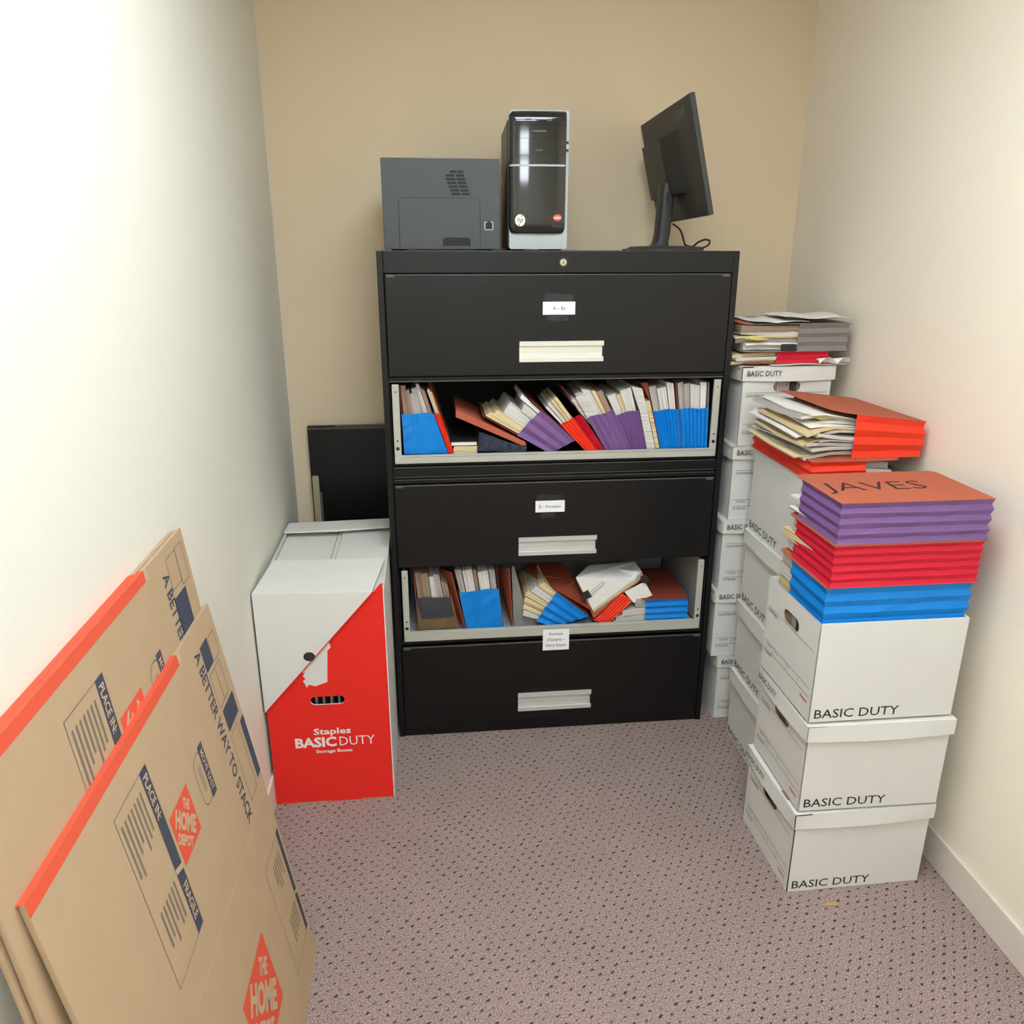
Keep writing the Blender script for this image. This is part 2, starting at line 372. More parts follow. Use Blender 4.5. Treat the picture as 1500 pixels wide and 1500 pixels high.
# printer, seen from the side
PW, PH = .335, .247
pr = thing('printer', 'dark grey desktop printer turned sideways on top of the filing cabinet, left end', 'printer', (.022, .05, ZT))
b = MB(); b.box(0, PW, 0, .30, .003, PH); b.box(.02, .06, .02, .06, 0, .004); b.box(PW-.06, PW-.02, .02, .06, 0, .004); b.box(.02, .06, .24, .28, 0, .004); b.box(PW-.06, PW-.02, .24, .28, 0, .004)
b.build('housing', 'printer', pr, bevel=.006, seg=3)
b = MB(); b.prism([(.046+.012*(1-math.cos(a))+(0), -.0022, .142-.012+.012*math.sin(a)) for a in [i*math.pi/2/5 for i in range(6)]] +
                  [(.277-.012*(1-math.cos(a)), -.0022, .142-.012+.012*math.sin(a)) for a in [math.pi/2-i*math.pi/2/5 for i in range(6)]] + [(.277, -.0022, .004), (.046, -.0022, .004)], (0, .004, 0))
door = b.build('access_door', 'printer', pr, bevel=.0012)
b = MB()
p0 = [(.046, .006), (.046, .128)] + [(.046+.012*(1-math.cos(a)), .130+.012*math.sin(a)) for a in [i*math.pi/2/5 for i in range(1, 6)]]
pth = p0 + [(.277-(x-.046), z) for x, z in reversed(p0)]
b.tube([(x, -.0003, z) for x, z in pth], .0014, 6); b.build('door_seam', 'printer_dk', door)
b = MB(); b.prism([(.169, -.0026, .010), (.249, -.0026, .010), (.249, -.0026, .030), (.243, -.0026, .036), (.175, -.0026, .036), (.169, -.0026, .030)], (0, .002, 0))
b.box(.172, .246, -.0032, -.0024, .008, .013, 1); b.build('finger_recess', ['printer_dk', 'printer'], door)
b = MB()
for i in range(7):
    zz = .209-.0098*i; x0 = .180+.004*max(0, i-2) + (.012 if i == 0 else 0); x1 = .232+.003*i
    xm = (x0+x1)/2+.002
    b.prism([(x0, -.0008, zz), (xm-.003, -.0008, zz-.0005), (xm-.003, -.0008, zz+.0062), (x0+.002, -.0008, zz+.0062)], (0, .001, 0))
    b.prism([(xm+.001, -.0008, zz-.0005), (x1, -.0008, zz), (x1-.001, -.0008, zz+.0062), (xm+.001, -.0008, zz+.0062)], (0, .001, 0))
b.build('vent', 'printer_dk', pr)
b = MB(); ux, uz = .290, .056
b.box(ux, ux+.026, -.0012, .001, uz, uz+.024, 1)
for a in ((ux, ux+.003, uz, uz+.022), (ux+.023, ux+.026, uz, uz+.022), (ux, ux+.026, uz, uz+.0025), (ux, ux+.008, uz+.021, uz+.0235), (ux+.018, ux+.026, uz+.021, uz+.0235)): b.box(a[0], a[1], -.0022, 0, a[2], a[3], 0)
b.build('usb_port', ['silverp', 'printer_dk'], pr)

# desktop computer
TW, TH, TD = .170, .374, .36
pc = thing('desktop_computer', 'upright glossy black tower computer with silver trim between printer and monitor', 'computer', (.3845, .050, ZT), R(-2.2))
b = MB(); b.box(-.004, TW-.006, .035, TD, .006, TH-.022); b.box(.01, .05, .05, .09, 0, .007); b.box(TW-.05, TW-.01, .05, .09, 0, .007); b.box(.01, .05, TD-.06, TD-.02, 0, .007); b.box(TW-.05, TW-.01, TD-.06, TD-.02, 0, .007)
b.build('case', 'case', pc, bevel=.003)
def rrect(x0, x1, z0, z1, r, n=6):
    P = []
    for cx, cz, a0 in ((x1-r, z1-r, 0), (x0+r, z1-r, 90), (x0+r, z0+r, 180), (x1-r, z0+r, 270)):
        for i in range(n+1): a = R(a0+90*i/n); P.append((cx+r*math.cos(a), cz+r*math.sin(a)))
    return P
b = MB(); b.prism([(x, .006, z) for x, z in reversed(rrect(0, TW, .004, TH, .008))], (0, .032, 0)); b.build('bezel', 'silverp', pc, bevel=.003)
# glossy front, gently bowed
b = MB(); fx0, fx1, fz0, fz1 = -.001, TW-.009, .047, TH-.003
def fr(u, v):
    x = fx0+(fx1-fx0)*u; z = fz0+(fz1-fz0)*v
    rr = .012; e = 0
    dx = min(u, 1-u)*(fx1-fx0); dz = min(v, 1-v)*(fz1-fz0)
    if dx < rr and v < .5:  # rounded lower corners
        z = max(z, fz0 + rr - math.sqrt(max(0, rr*rr-(rr-dx)**2)))
    y = -.006 - .004*(1-(2*u-1)**2) - .0 + .012*max(0, (v-.93)/.07)**2 + .008*max(0, (.10-v)/.10)**2 + .010*max(0, (.10-u)/.10)**2
    return (x, y, z)
b.grid(fr, 48, 60); 
n = len(b.v)
fp = b.build('front_panel', 'gloss', pc, smooth=True)
sm = fp.modifiers.new('thickness', 'SOLIDIFY'); sm.thickness = .006; sm.offset = -1
def fy(x, z):
    u = (x-fx0)/(fx1-fx0); v = (z-fz0)/(fz1-fz0); return fr(min(1, max(0, u)), min(1, max(0, v)))[1]
b = MB(); b.grid(lambda u, v: (fx0+.002+(fx1-fx0-.004)*u, fy(fx0+.002+(fx1-fx0-.004)*u, .230)-.0012, .2275+.005*v), 24, 1); b.build('trim_strip', 'silverp', fp)
b = MB()
for zz in (.256, .300, .332): b.grid(lambda u, v, zz=zz: (fx0+.002+(fx1-fx0-.004)*u, fy(fx0+.002+(fx1-fx0-.004)*u, zz)-.0003, zz+.0008*v), 24, 1)
b.build('drive_seam', 'printer_dk', fp)
b = MB()
def bar(x0, x1, z0, z1, mi=0): b.grid(lambda u, v: (x0+(x1-x0)*u, fy(x0+(x1-x0)*u, (z0+z1)/2)-.0006, z0+(z1-z0)*v), 6, 1, mi)
for q in ((.064, .104, .316, .3205), (.072, .094, .268, .2715), (.044, .060, .346, .350), (.106, .120, .344, .350)):
    b = MB(); bar(*q); b.build('marking', 'inkgrey', fp)
b = MB()
b.text('Pavilion', (.126, fy(.14, .068)-.0012, .064), (1, 0, 0), (0, 0, 1), .0065, 0, w=.024)
b.build('lettering', 'inkgrey', fp)
b = MB()
b.prism([(.031+.0145*math.cos(R(a)), fy(.031, .083)-.0022, .083+.0165*math.sin(R(a))) for a in range(0, 360, 12)], (0, .003, 0))
b.text('hp', (.031, fy(.031, .083)-.0028, .0785), (1, 0, 0), (0, 0, 1), .0135, 1, w=.018, shear=.28, center=True)
b.box(.0345, .0368, fy(.031, .083)-.0027, fy(.031, .083)-.0022, .092, .0985, 1); b.box(.0262, .0285, fy(.031, .083)-.0027, fy(.031, .083)-.0022, .0675, .074, 1)
b.build('badge', ['logo_white', 'ink'], fp)
b = MB(); yy = fy(.139, .09)-.0022
b.prism([(.139+.014*math.cos(R(a))*(1.0 if k % 2 else .82), yy, .0905+.010*math.sin(R(a))*(1.0 if k % 2 else .8)) for k, a in enumerate(range(0, 360, 18))], (0, .003, 0))
b.text('AMD', (.139, yy-.0005, .0875), (1, 0, 0), (0, 0, 1), .0055, 1, w=.020, center=True, bold=.02)
b.build('sticker', ['logo_red', 'whiteink'], fp)
b = MB()
for zz in (.292, .272): b.box(TW-.007, TW-.001, .002, .008, zz-.004, zz+.002)
b.build('bezel_notch', 'ink', pc)

# monitor, back towards the room
mo = thing('monitor', 'black flat monitor turned away and tilted, right end of the cabinet top', 'monitor', (.905, .24, ZT))
mo_l = Vector((.905, .24, ZT))
C0 = Vector((.917, .249, 1.848))
Mm = Matrix.Rotation(R(89.93), 3, 'Z') @ Matrix.Rotation(R(-13.81), 3, 'X') @ Matrix.Rotation(R(1.36), 3, 'Y')
def ml(x, y, z): return C0 + Mm @ Vector((x, y, z)) - mo_l     # x along width (far = +), y: + is towards the back of the screen?
_by = 1 if (Mm @ Vector((0, 1, 0))).x < 0 else -1
def mbox(b, x0, x1, y0, y1, z0, z1, mi=0):
    q = MB(); q.box(x0, x1, min(y0*_by, y1*_by), max(y0*_by, y1*_by), z0, z1); b.v, i = b.v, len(b.v)
    b.v += [tuple(ml(*p)) for p in q.v]; b.f += [tuple(i+k for k in f) for f in q.f]; b.m += [mi]*len(q.f); b.uv += q.uv
W2, H2 = .2705, .1635
b = MB(); mbox(b, -W2, W2, -.016, 0, -H2, H2); b.build('screen_shell', 'mon', mo, bevel=.003)
b = MB(); mbox(b, -W2+.012, W2-.012, -.0175, -.0155, -H2+.02, H2-.012); b.build('screen', 'gloss', mo)
b = MB()
hx0, hx1, hz0, hz1, hd = -.115, .225, -.085, .095, .030
P = [(hx0, 0, hz0), (hx1, 0, hz0), (hx1, 0, hz1), (hx0, 0, hz1)]; Q = [(hx0+.10, hd, hz0+.006), (hx1-.03, hd, hz0+.006), (hx1-.03, hd, hz1-.008), (hx0+.10, hd, hz1-.008)]
P = [ml(x, (y-.001)*_by, z) for x, y, z in P]; Q = [ml(x, y*_by, z) for x, y, z in Q]
fl = (lambda l: l) if _by > 0 else (lambda l: list(reversed(l)))
b.face(fl([Q[3], Q[2], Q[1], Q[0]]))
for k in range(4): b.face(fl([P[k], Q[k], Q[(k+1) % 4], P[(k+1) % 4]]))
b.build('rear_housing', 'mon', mo, bevel=.004)
b = MB(); mbox(b, -.21, -.12, 0, .0012, .115, .140); b.build('rear_badge', 'case', mo)
# stand: flat base, curved neck
b = MB()
prof = [(.0, .0), (.0, .004), (.010, .009), (.03, .0115), (.10, .0125)]
def base_ring(s, z): return [(s*.124*math.cos(R(a)), s*.095*math.sin(R(a)) - .01, z) for a in range(0, 360, 12)]
rings = [base_ring(1, 0), base_ring(1.0, .005), base_ring(.93, .011), base_ring(.5, .0135)]
for i in range(3):
    for k in range(30): j = (k+1) % 30; b.face([rings[i][k], rings[i][j], rings[i+1][j], rings[i+1][k]])
b.face(list(reversed(rings[0]))); b.face(rings[3])
b.box(-.145, -.10, -.075, -.03, 0, .0045)
b.build('base', 'mon', mo, bevel=.001)
b = MB()
path = [(-.016, .020, .008), (-.010, .020, .02), (-.005, .020, .05), (-.003, .020, .09), (-.001, .020, .13), (.001, .020, .17), (.003, .020, .20)]
def nk(u, v):
    k = v*(len(path)-1); i = min(int(k), len(path)-2); t = k-i; p = Vector(path[i]).lerp(Vector(path[i+1]), t)
    w = .0215 + .016*max(0, 1-v*4)**2; a = 2*math.pi*u
    return (p.x + w*(1 if math.cos(a) > 0 else -1)*abs(math.cos(a))**.5, p.y + .035*(1 if math.sin(a) > 0 else -1)*abs(math.sin(a))**.5, p.z)
b.grid(nk, 24, 24); b.build('stand_neck', 'mon', mo, smooth=True)
b = MB(); b.box(-.008, .012, -.0165, -.012, .135, .172); b.build('neck_slot', 'ink', mo)
b = MB(); 
cx = [F(985, 328, .16), F(996, 337, .17), F(1001, 352, .18), F(1004, 359, .19)]
pts = [(x, y, z) for (x, z), y in zip(cx, (.16, .17, .18, .19))]
pts += [(x, y, z) for (x, z), y in zip([F(1014, 361, .19), F(1022, 355, .17), F(1032, 351, .16), F(1039, 353, .15), F(1037, 359, .14), F(1028, 363.5, .14)], (.19, .17, .16, .15, .14, .14))]
def smoothp(p, n=5):
    out = []; p = [Vector(q) for q in p]
    for i in range(len(p)-1):
        p0 = p[max(i-1, 0)]; p1 = p[i]; p2 = p[i+1]; p3 = p[min(i+2, len(p)-1)]
        for k in range(n):
            t = k/n; out.append(.5*((2*p1)+(p2-p0)*t+(2*p0-5*p1+4*p2-p3)*t*t+(3*p1-p0-3*p2+p3)*t**3))
    return out+[p[-1]]
b.tube([(p.x, p.y, max(p.z, ZT+.0035)) for p in smoothp(pts)], .0030, 8); b.build('power_cable', 'rubber', mo, off=mo_l, smooth=True)

# ------------------------------------------------------------------ file wallets
def lerp2(a, b, t): return (a[0]+(b[0]-a[0])*t, a[1]+(b[1]-a[1])*t)
def upright_wallet(name, q, colour, label, pleats=4, y0=.02, depth=.26, covL=None, covR=None, cm='terral', group=None, papers=(), plabel=None, amp=.0035, seed=1):
    """wallet whose pleated side faces the room. q = bottom-left, bottom-right, top-right, top-left (x, z)"""
    BL, BR, TR, TL = q; rg = random.Random(seed)
    ox = ((BL[0]+BR[0])/2, y0, min(BL[1], BR[1])); off = Vector(ox)
    t = thing(name, label, 'file wallet', ox, group=group)
    nc = max(2, pleats*2); nr = 7; ph = [rg.uniform(-.0012, .0012) for _ in range((nc+1)*(nr+1))]
    def g(u, v):
        p = lerp2(lerp2(BL, BR, u), lerp2(TL, TR, u), v)
        i = round(u*nc); j = round(v*nr); a = amp*(1 if i % 2 else -1)*(.55+.45*v)
        return (p[0], y0 + a + ph[j*(nc+1)+i] - .004*math.sin(math.pi*v)*(.5+.5*math.sin(u*5+seed)), p[1] + (.002*math.sin(u*7+seed) if v == 1 else 0))
    b = MB(); b.grid(g, nc, nr)
    gs = b.build('gusset', colour, t, off=off); sm = gs.modifiers.new('t', 'SOLIDIFY'); sm.thickness = .0008; sm.offset = -1
    # bottom closes the pocket
    b = MB(); b.prism([(BL[0], y0+.004, BL[1]+.0006), (BR[0], y0+.004, BR[1]+.0006), (BR[0], y0+.004, BR[1]+.003), (BL[0], y0+.004, BL[1]+.003)], (0, depth, 0)); b.build('bottom', colour, t, off=off)
    th = .0016
    for side, cov in (('L', covL), ('R', covR)):
        lo, hi = (BL, TL) if side == 'L' else (BR, TR)
        k = cov if cov else 1.02
        top = lerp2(lo, hi, k); sg = -1 if side == 'L' else 1
        d = Vector((hi[0]-lo[0], hi[1]-lo[1])).normalized(); nx = Vector((d.y, -d.x))*(-sg if False else sg)
        b = MB()
        A = [(lo[0], y0+.003, lo[1]+.001), (top[0], y0+.003, top[1]), (top[0], y0+depth-.02, top[1]), (top[0]-d.x*.015, y0+depth, top[1]-d.y*.015), (lo[0], y0+depth, lo[1]+.001)]
        b.prism(A, (nx.x*th, 0, nx.y*th)); b.build('cover', cm, t, off=off)
    if papers:
        bd = thing('paper_bundle', plabel, 'papers', ox)
        for (f0, f1, h0, h1, m) in papers:
            # paper stands in the pocket: starts below the rim, rises h above it along the local up direction
            lu = Vector((TL[0]-BL[0], TL[1]-BL[1])); ru = Vector((TR[0]-BR[0], TR[1]-BR[1]))
            def at(f, h):
                e = lerp2(TL, TR, f); up = lu.lerp(ru, f).normalized(); return (e[0]+up.x*h, e[1]+up.y*h)
            def inb(f):
                e = lerp2(BL, BR, min(.93, max(.07, f))); e2 = lerp2(TL, TR, min(.97, max(.03, f))); return lerp2(e, e2, .06)
            w = math.dist(lerp2(TL, TR, f0), lerp2(TL, TR, f1))
            p = [inb(f0), inb(f1), at(f1, h1), at(f0, h0)]
            yy = y0+.0075+rg.random()*.006; b = MB()
            uo = rg.random()*5
            b.prism([(x, yy, z) for x, z in p], (0, depth-.05-rg.random()*.03, 0), uv=[(uo, 0), (uo+w, 0), (uo+w, .2), (uo, .2)])
            b.build('sheaf', m, bd, off=off)
    return t
def px(*pts, y=.02): return [F(u, v, y) for u, v in pts]

# --- upper open drawer (tray floor at z ~ .986)
upright_wallet('file_wallet', px((592, 665), (656, 664), (634, 605), (588, 607)), 'blue', 'blue-sided file wallet with a smooth front at the far left of the upper open drawer', 2, covL=1.7, covR=1.02, seed=3, amp=.0015,
    papers=[(.02, .22, .085, .085, 'brownp'), (.22, .36, .07, .075, 'brownp'), (.36, .48, .06, .062, 'paperg'), (.46, .70, .075, .082, 'paperg'), (.70, .82, .092, .09, 'paper'), (.84, .98, .08, .07, 'brownp')],
    plabel='grey and brown papers in the blue wallet at the far left, upper drawer')
upright_wallet('file_wallet', px((657.5, 664), (664, 664), (643.5, 606), (636.5, 606)), 'orng', 'thin orange-red file wallet beside the far left blue wallet in the upper open drawer', 3, covL=1.0, covR=1.8, seed=5, amp=.002,
    papers=[(.05, .35, .075, .075, 'paper'), (.4, .62, .08, .078, 'manila'), (.64, .95, .072, .07, 'manila')], plabel='two thin cream folders in the narrow orange-red wallet of the upper drawer')

def slab_thing(name, label, cat, poly, y0, depth, m, uvw=.03, group=None, part=None, fi=None):
    xs = [p[0] for p in poly]; zs = [p[1] for p in poly]
    off = Vector((sum(xs)/len(xs), y0, min(zs)))
    b = MB(); n = len(poly); z0, z1 = min(zs), max(zs)
    b.prism([(x, y0, z) for x, z in poly], (0, depth, 0), uv=[(z, x) for x, z in poly])
    o = b.build(name, m, None, off=off); o.location = off; tag(o, label, cat, group); return o
ft = .9865
slab_thing('manila_folder', 'tan folder lying lowest under the black binder in the upper drawer', 'folder', [(.198, ft), (.281, ft), (.281, ft+.0165), (.203, ft+.0165)], .024, .24, 'manila')
slab_thing('manila_folder', 'tan folder directly beneath the black binder in the upper drawer', 'folder', [(.2055, ft+.0175), (.281, ft+.0175), (.281, ft+.033), (.21, ft+.033)], .026, .24, 'manila')
bi = thing('ring_binder', 'black binder lying flat with white pages in the upper drawer, left of the navy wallet', 'binder', (.243, .026, ft+.034))
b = MB(); b.box(-.047, .039, 0, .26, .0125, .0150); b.box(-.047, .039, 0, .26, 0, .0012); b.build('cover', 'dark', bi)
b = MB(); b.box(-.042, .037, .002, .25, .0015, .0120); b.build('pages', 'sheet', bi)
nw = upright_wallet('file_wallet', px((699, 661), (769, 661.5), (771, 655), (703, 634)), 'navy', 'dark navy file wallet with fanned pleats lying low in the upper open drawer', 5, covL=1.0, covR=1.0, cm='char', seed=7, amp=.004)
o = slab_thing('pressboard_cover', 'terracotta folder cover sloping over the navy wallet in the upper drawer', 'folder', px((668, 600), (667, 611), (764, 652.5), (771, 652.5), (769, 647.5)), .022, .25, 'terra')
upright_wallet('file_wallet', px((806, 664.5), (842, 645), (792, 600.5), (757, 637)), 'purp', 'purple file wallet tipped far over to the left in the upper open drawer', 3, covL=2.0, covR=1.3, cm='terral', seed=11, amp=.004,
    papers=[(.02, .16, .115, .11, 'manila'), (.16, .30, .10, .098, 'manila'), (.30, .62, .078, .085, 'paper'), (.62, .84, .04, .05, 'paper'), (.86, .97, .07, .075, 'sheet')],
    plabel='thick block of white pages and cream folders sliding from the tipped purple wallet')
upright_wallet('file_wallet', px((859, 662), (875, 661), (839, 612), (821, 622)), 'orng', 'orange-red file wallet leaning between the tipped purple and the crimson wallets, upper drawer', 4, covL=1.0, covR=1.0, seed=13, amp=.003,
    papers=[(.02, .2, .07, .075, 'paper'), (.24, .48, .075, .08, 'paper'), (.5, .7, .08, .082, 'manila'), (.74, .96, .082, .08, 'manila')], plabel='cream folders fanned above the leaning orange-red wallet in the upper drawer')
upright_wallet('file_wallet', px((876, 661), (886, 660.5), (850, 607), (840, 612)), 'crim', 'crimson file wallet leaning right beside the orange-red one in the upper open drawer', 4, covL=1.0, covR=1.72, seed=17, amp=.0025, cm='terral')
slab_thing('paper_sheaf', 'slanting block of white sheets between the crimson wallet and the purple wallet, upper drawer', 'papers', px((888, 650), (892, 648), (868, 596), (857, 575), (836, 588)), .03, .2, 'paper')
upright_wallet('file_wallet', px((888, 660.5), (924, 659), (897, 601), (860, 612)), 'purp', 'purple file wallet standing right of the crimson one in the upper open drawer', 4, covL=1.6, covR=1.02, seed=19, amp=.0035, cm='greyf',
    papers=[(.04, .30, .085, .085, 'paperg'), (.32, .58, .095, .082, 'paper'), (.60, .74, .08, .075, 'manila'), (.76, .97, .07, .07, 'brownp')], plabel='pale papers standing in the purple wallet just right of the crimson wallet')
upright_wallet('file_wallet', px((925, 659), (946, 657.5), (934, 600), (900.5, 608)), 'purp', 'finely pleated purple file wallet, rightmost of the purple ones in the upper drawer', 6, covL=1.02, covR=1.02, seed=23, amp=.0035,
    papers=[(.05, .36, .062, .066, 'paper'), (.38, .52, .06, .06, 'manila'), (.54, .94, .07, .072, 'paper')], plabel='papers standing in the rightmost purple wallet of the upper drawer')
slab_thing('paper_sheaf', 'tall block of white sheets curving down between purple and blue wallets, upper drawer', 'papers', px((947.5, 658), (960, 657.5), (951, 615), (941, 570), (925, 566), (937, 602)), .024, .22, 'paper')
slab_thing('manila_folder', 'cream folder beside the tall white sheets, left of the two blue wallets, upper drawer', 'folder', px((961, 657), (966.5, 657), (955, 600), (952, 588), (945, 590), (953, 618)), .026, .24, 'manila')
slab_thing('pressboard_cover', 'dark red folder top rising behind the cream folder in the upper drawer', 'folder', px((952, 586), (955, 599), (949, 561), (940, 562)), .03, .2, 'terral')
upright_wallet('file_wallet', px((967.5, 657), (996.5, 656), (992, 598.5), (956.5, 602)), 'blue', 'blue pleated file wallet, left of the pair at the upper drawer\'s right end', 7, covL=1.02, covR=1.62, seed=29, amp=.003,
    papers=[(.04, .30, .075, .078, 'paperg'), (.32, .66, .068, .072, 'paper'), (.70, .95, .085, .08, 'paper')], plabel='upright white sheets in the left wallet of the blue pair')
upright_wallet('file_wallet', px((998.5, 656), (1034.5, 655), (1037, 597), (994.5, 599.5)), 'blue', 'blue pleated file wallet, right of the pair at the upper drawer\'s right end', 7, covL=1.02, covR=1.62, seed=31, amp=.003, cm='greyf',
    papers=[(.03, .20, .08, .085, 'paperg'), (.22, .40, .076, .08, 'paperg'), (.42, .72, .078, .07, 'paper'), (.76, .96, .08, .078, 'sheet')], plabel='upright sheets in the right wallet of the blue pair beside the drawer frame')

# --- lower open drawer (tray floor z ~ .3765)
bw = upright_wallet('file_wallet', px((613, 926), (672, 923.5), (660, 874), (609, 876)), 'brown', 'battered brown file wallet with a charcoal band at the far left of the lower drawer', 2, covL=1.75, covR=1.0, cm='terra', seed=37, amp=.002,
    papers=[(.02, .2, .085, .085, 'brownp'), (.2, .42, .082, .084, 'brownp'), (.44, .6, .07, .07, 'paper'), (.6, .78, .08, .075, 'paperg'), (.8, .97, .055, .04, 'brownp')], plabel='frayed brown papers crammed in the battered wallet of the lower drawer')
wq = px((618, 905), (664.5, 902), (659, 873.5), (608.5, 875.5))
b = MB(); b.grid(lambda u, v: (*[lerp2(lerp2(wq[0], wq[1], u), lerp2(wq[3], wq[2], u), v)[0]], .0135-.003*math.sin(u*3.1)*math.sin(v*3), lerp2(lerp2(wq[0], wq[1], u), lerp2(wq[3], wq[2], u), v)[1]), 10, 5)
tp = b.build('cloth_band', 'char', bw, off=bw.location); tp['label'] = 'charcoal band across the wallet'; sm = tp.modifiers.new('t', 'SOLIDIFY'); sm.thickness = .001
def cover3(label, quad3, m='terra', th=.0018, name='pressboard_cover'):
    c = Vector((sum(q[0] for q in quad3)/len(quad3), min(q[1] for q in quad3), min(q[2] for q in quad3)))
    P = [Vector(q) for q in quad3]; n = (P[1]-P[0]).cross(P[2]-P[0]).normalized()
    b = MB(); b.prism(P, n*th); o = b.build(name, m, None, off=c); o.location = c; tag(o, label, 'folder'); return o
def f3(u, v, y): x, z = F(u, v, y); return (x, y, z)
cover3('terracotta folder cover leaning between the battered wallet and the first blue wallet, lower drawer', [f3(682, 921.5, .022), f3(661, 838, .022), f3(640, 833, .14), f3(657, 880, .14)])
upright_wallet('file_wallet', px((684, 924.5), (737, 920.5), (729.5, 862), (672, 868)), 'blue', 'smooth blue file wallet standing upright in the left part of the lower drawer', 2, covL=1.02, covR=1.5, seed=41, amp=.0018,
    papers=[(.0, .16, .075, .076, 'paperg'), (.18, .42, .072, .073, 'paper'), (.44, .52, .07, .07, 'brownp'), (.54, .8, .062, .066, 'paper'), (.82, .97, .068, .064, 'paperg')], plabel='sheets standing in the upright blue wallet of the lower drawer')
cover3('terracotta folder cover right of the upright blue wallet in the lower drawer', [f3(750.5, 920, .022), f3(746, 833, .022), f3(731, 830, .12), f3(741, 890, .12)])
o = slab_thing('grey_folder', 'plain grey folder standing behind the tilted blue wallet in the lower drawer', 'folder', px((752, 920.5), (792, 919), (770, 893), (766, 880), (757, 845), (752, 829), (749, 831), y=.05), .05, .003, 'greyf')
upright_wallet('file_wallet', px((812, 918), (862, 903), (815, 867), (785, 909.5)), 'blue', 'blue file wallet tilted left with cream folders fanning out, middle of the lower drawer', 4, covL=1.02, covR=1.0, seed=43, amp=.004,
    papers=[(.0, .12, .048, .055, 'paper'), (.14, .26, .060, .066, 'manila'), (.28, .42, .070, .078, 'manila'), (.44, .58, .082, .082, 'manila'), (.60, .78, .072, .068, 'paper'), (.8, .97, .06, .055, 'manila')], plabel='cream folders and sheets fanning out of the tilted blue wallet, lower drawer')
cover3('dark terracotta cover rising behind the tilted blue wallet in the lower drawer', [f3(816, 866, .024), f3(868, 896, .024), f3(840, 850, .10), f3(822, 825, .2), f3(775, 825, .2), f3(770, 838, .12)], 'terral')
# clipped document lying on an orange-red wallet
upright_wallet('file_wallet', px((869, 910), (889, 914.5), (926, 881), (911, 868.5)), 'orng', 'orange-red file wallet tilted to the right under the clipped document, lower drawer', 5, covL=1.0, covR=1.0, seed=47, amp=.003, y0=.026)
doc = thing('clipped_document', 'clipped stack of white sheets leaning in the lower drawer, right of the middle', 'document', (*F(868, 893, .03)[:1], .03, F(868, 893, .03)[1]))
off = doc.location.copy()
def pr3(pts, vec, name, m, par, off=off):
    b = MB(); b.prism(pts, vec); return b.build(name, m, par, off=off)
pr3([f3(868, 893, .024), f3(929, 849, .024), f3(939, 837, .03), f3(929, 822, .12), f3(862, 828, .12), f3(843, 846, .03)], (.004, .004, -.004), 'sheets', 'sheet', doc)
pr3([f3(868.5, 896, .0255), f3(931, 852, .0255), f3(941, 841, .034), f3(931, 824, .124), f3(864, 831, .124), f3(844, 850, .034)], (.004, .004, -.006), 'backing_folder', 'manila', doc)
pr3([f3(869, 905, .029), f3(913, 866, .029), f3(943, 846, .038), f3(931, 828, .13), f3(866, 836, .13), f3(847, 857, .038)], (.003, .004, -.006), 'back_cover', 'terra', doc)
cl = pr3([f3(851, 871, .021), f3(861, 865, .021), f3(867, 874, .021), f3(853, 880, .021)], (0, .008, 0), 'binder_clip', 'ink', doc)
b = MB(); b.tube(smoothp([f3(862, 868, .0215), f3(873, 860, .02), f3(880, 853, .02), f3(883.5, 853, .02), f3(883, 856.5, .02), f3(874, 864, .02), f3(864, 872, .0215)]), .0008, 6); b.build('clip_wire', 'wire', cl, off=off)
cover3('white sheet poking out right of the orange-red wallet in the lower drawer', [f3(914, 867, .030), f3(944, 852, .036), f3(955, 872, .030), f3(928, 883, .027)], 'sheet', name='loose_sheet')
b = MB(); off2 = Vector(f3(945, 850, .028)); b.prism([f3(938, 846, .026), f3(946, 842, .026), f3(951, 851, .026), f3(943, 855, .026)], (0, .008, 0)); o = b.build('binder_clip', 'ink', None, off=off2); o.location = off2; tag(o, 'small black binder clip behind the white sheet in the lower drawer', 'clip')

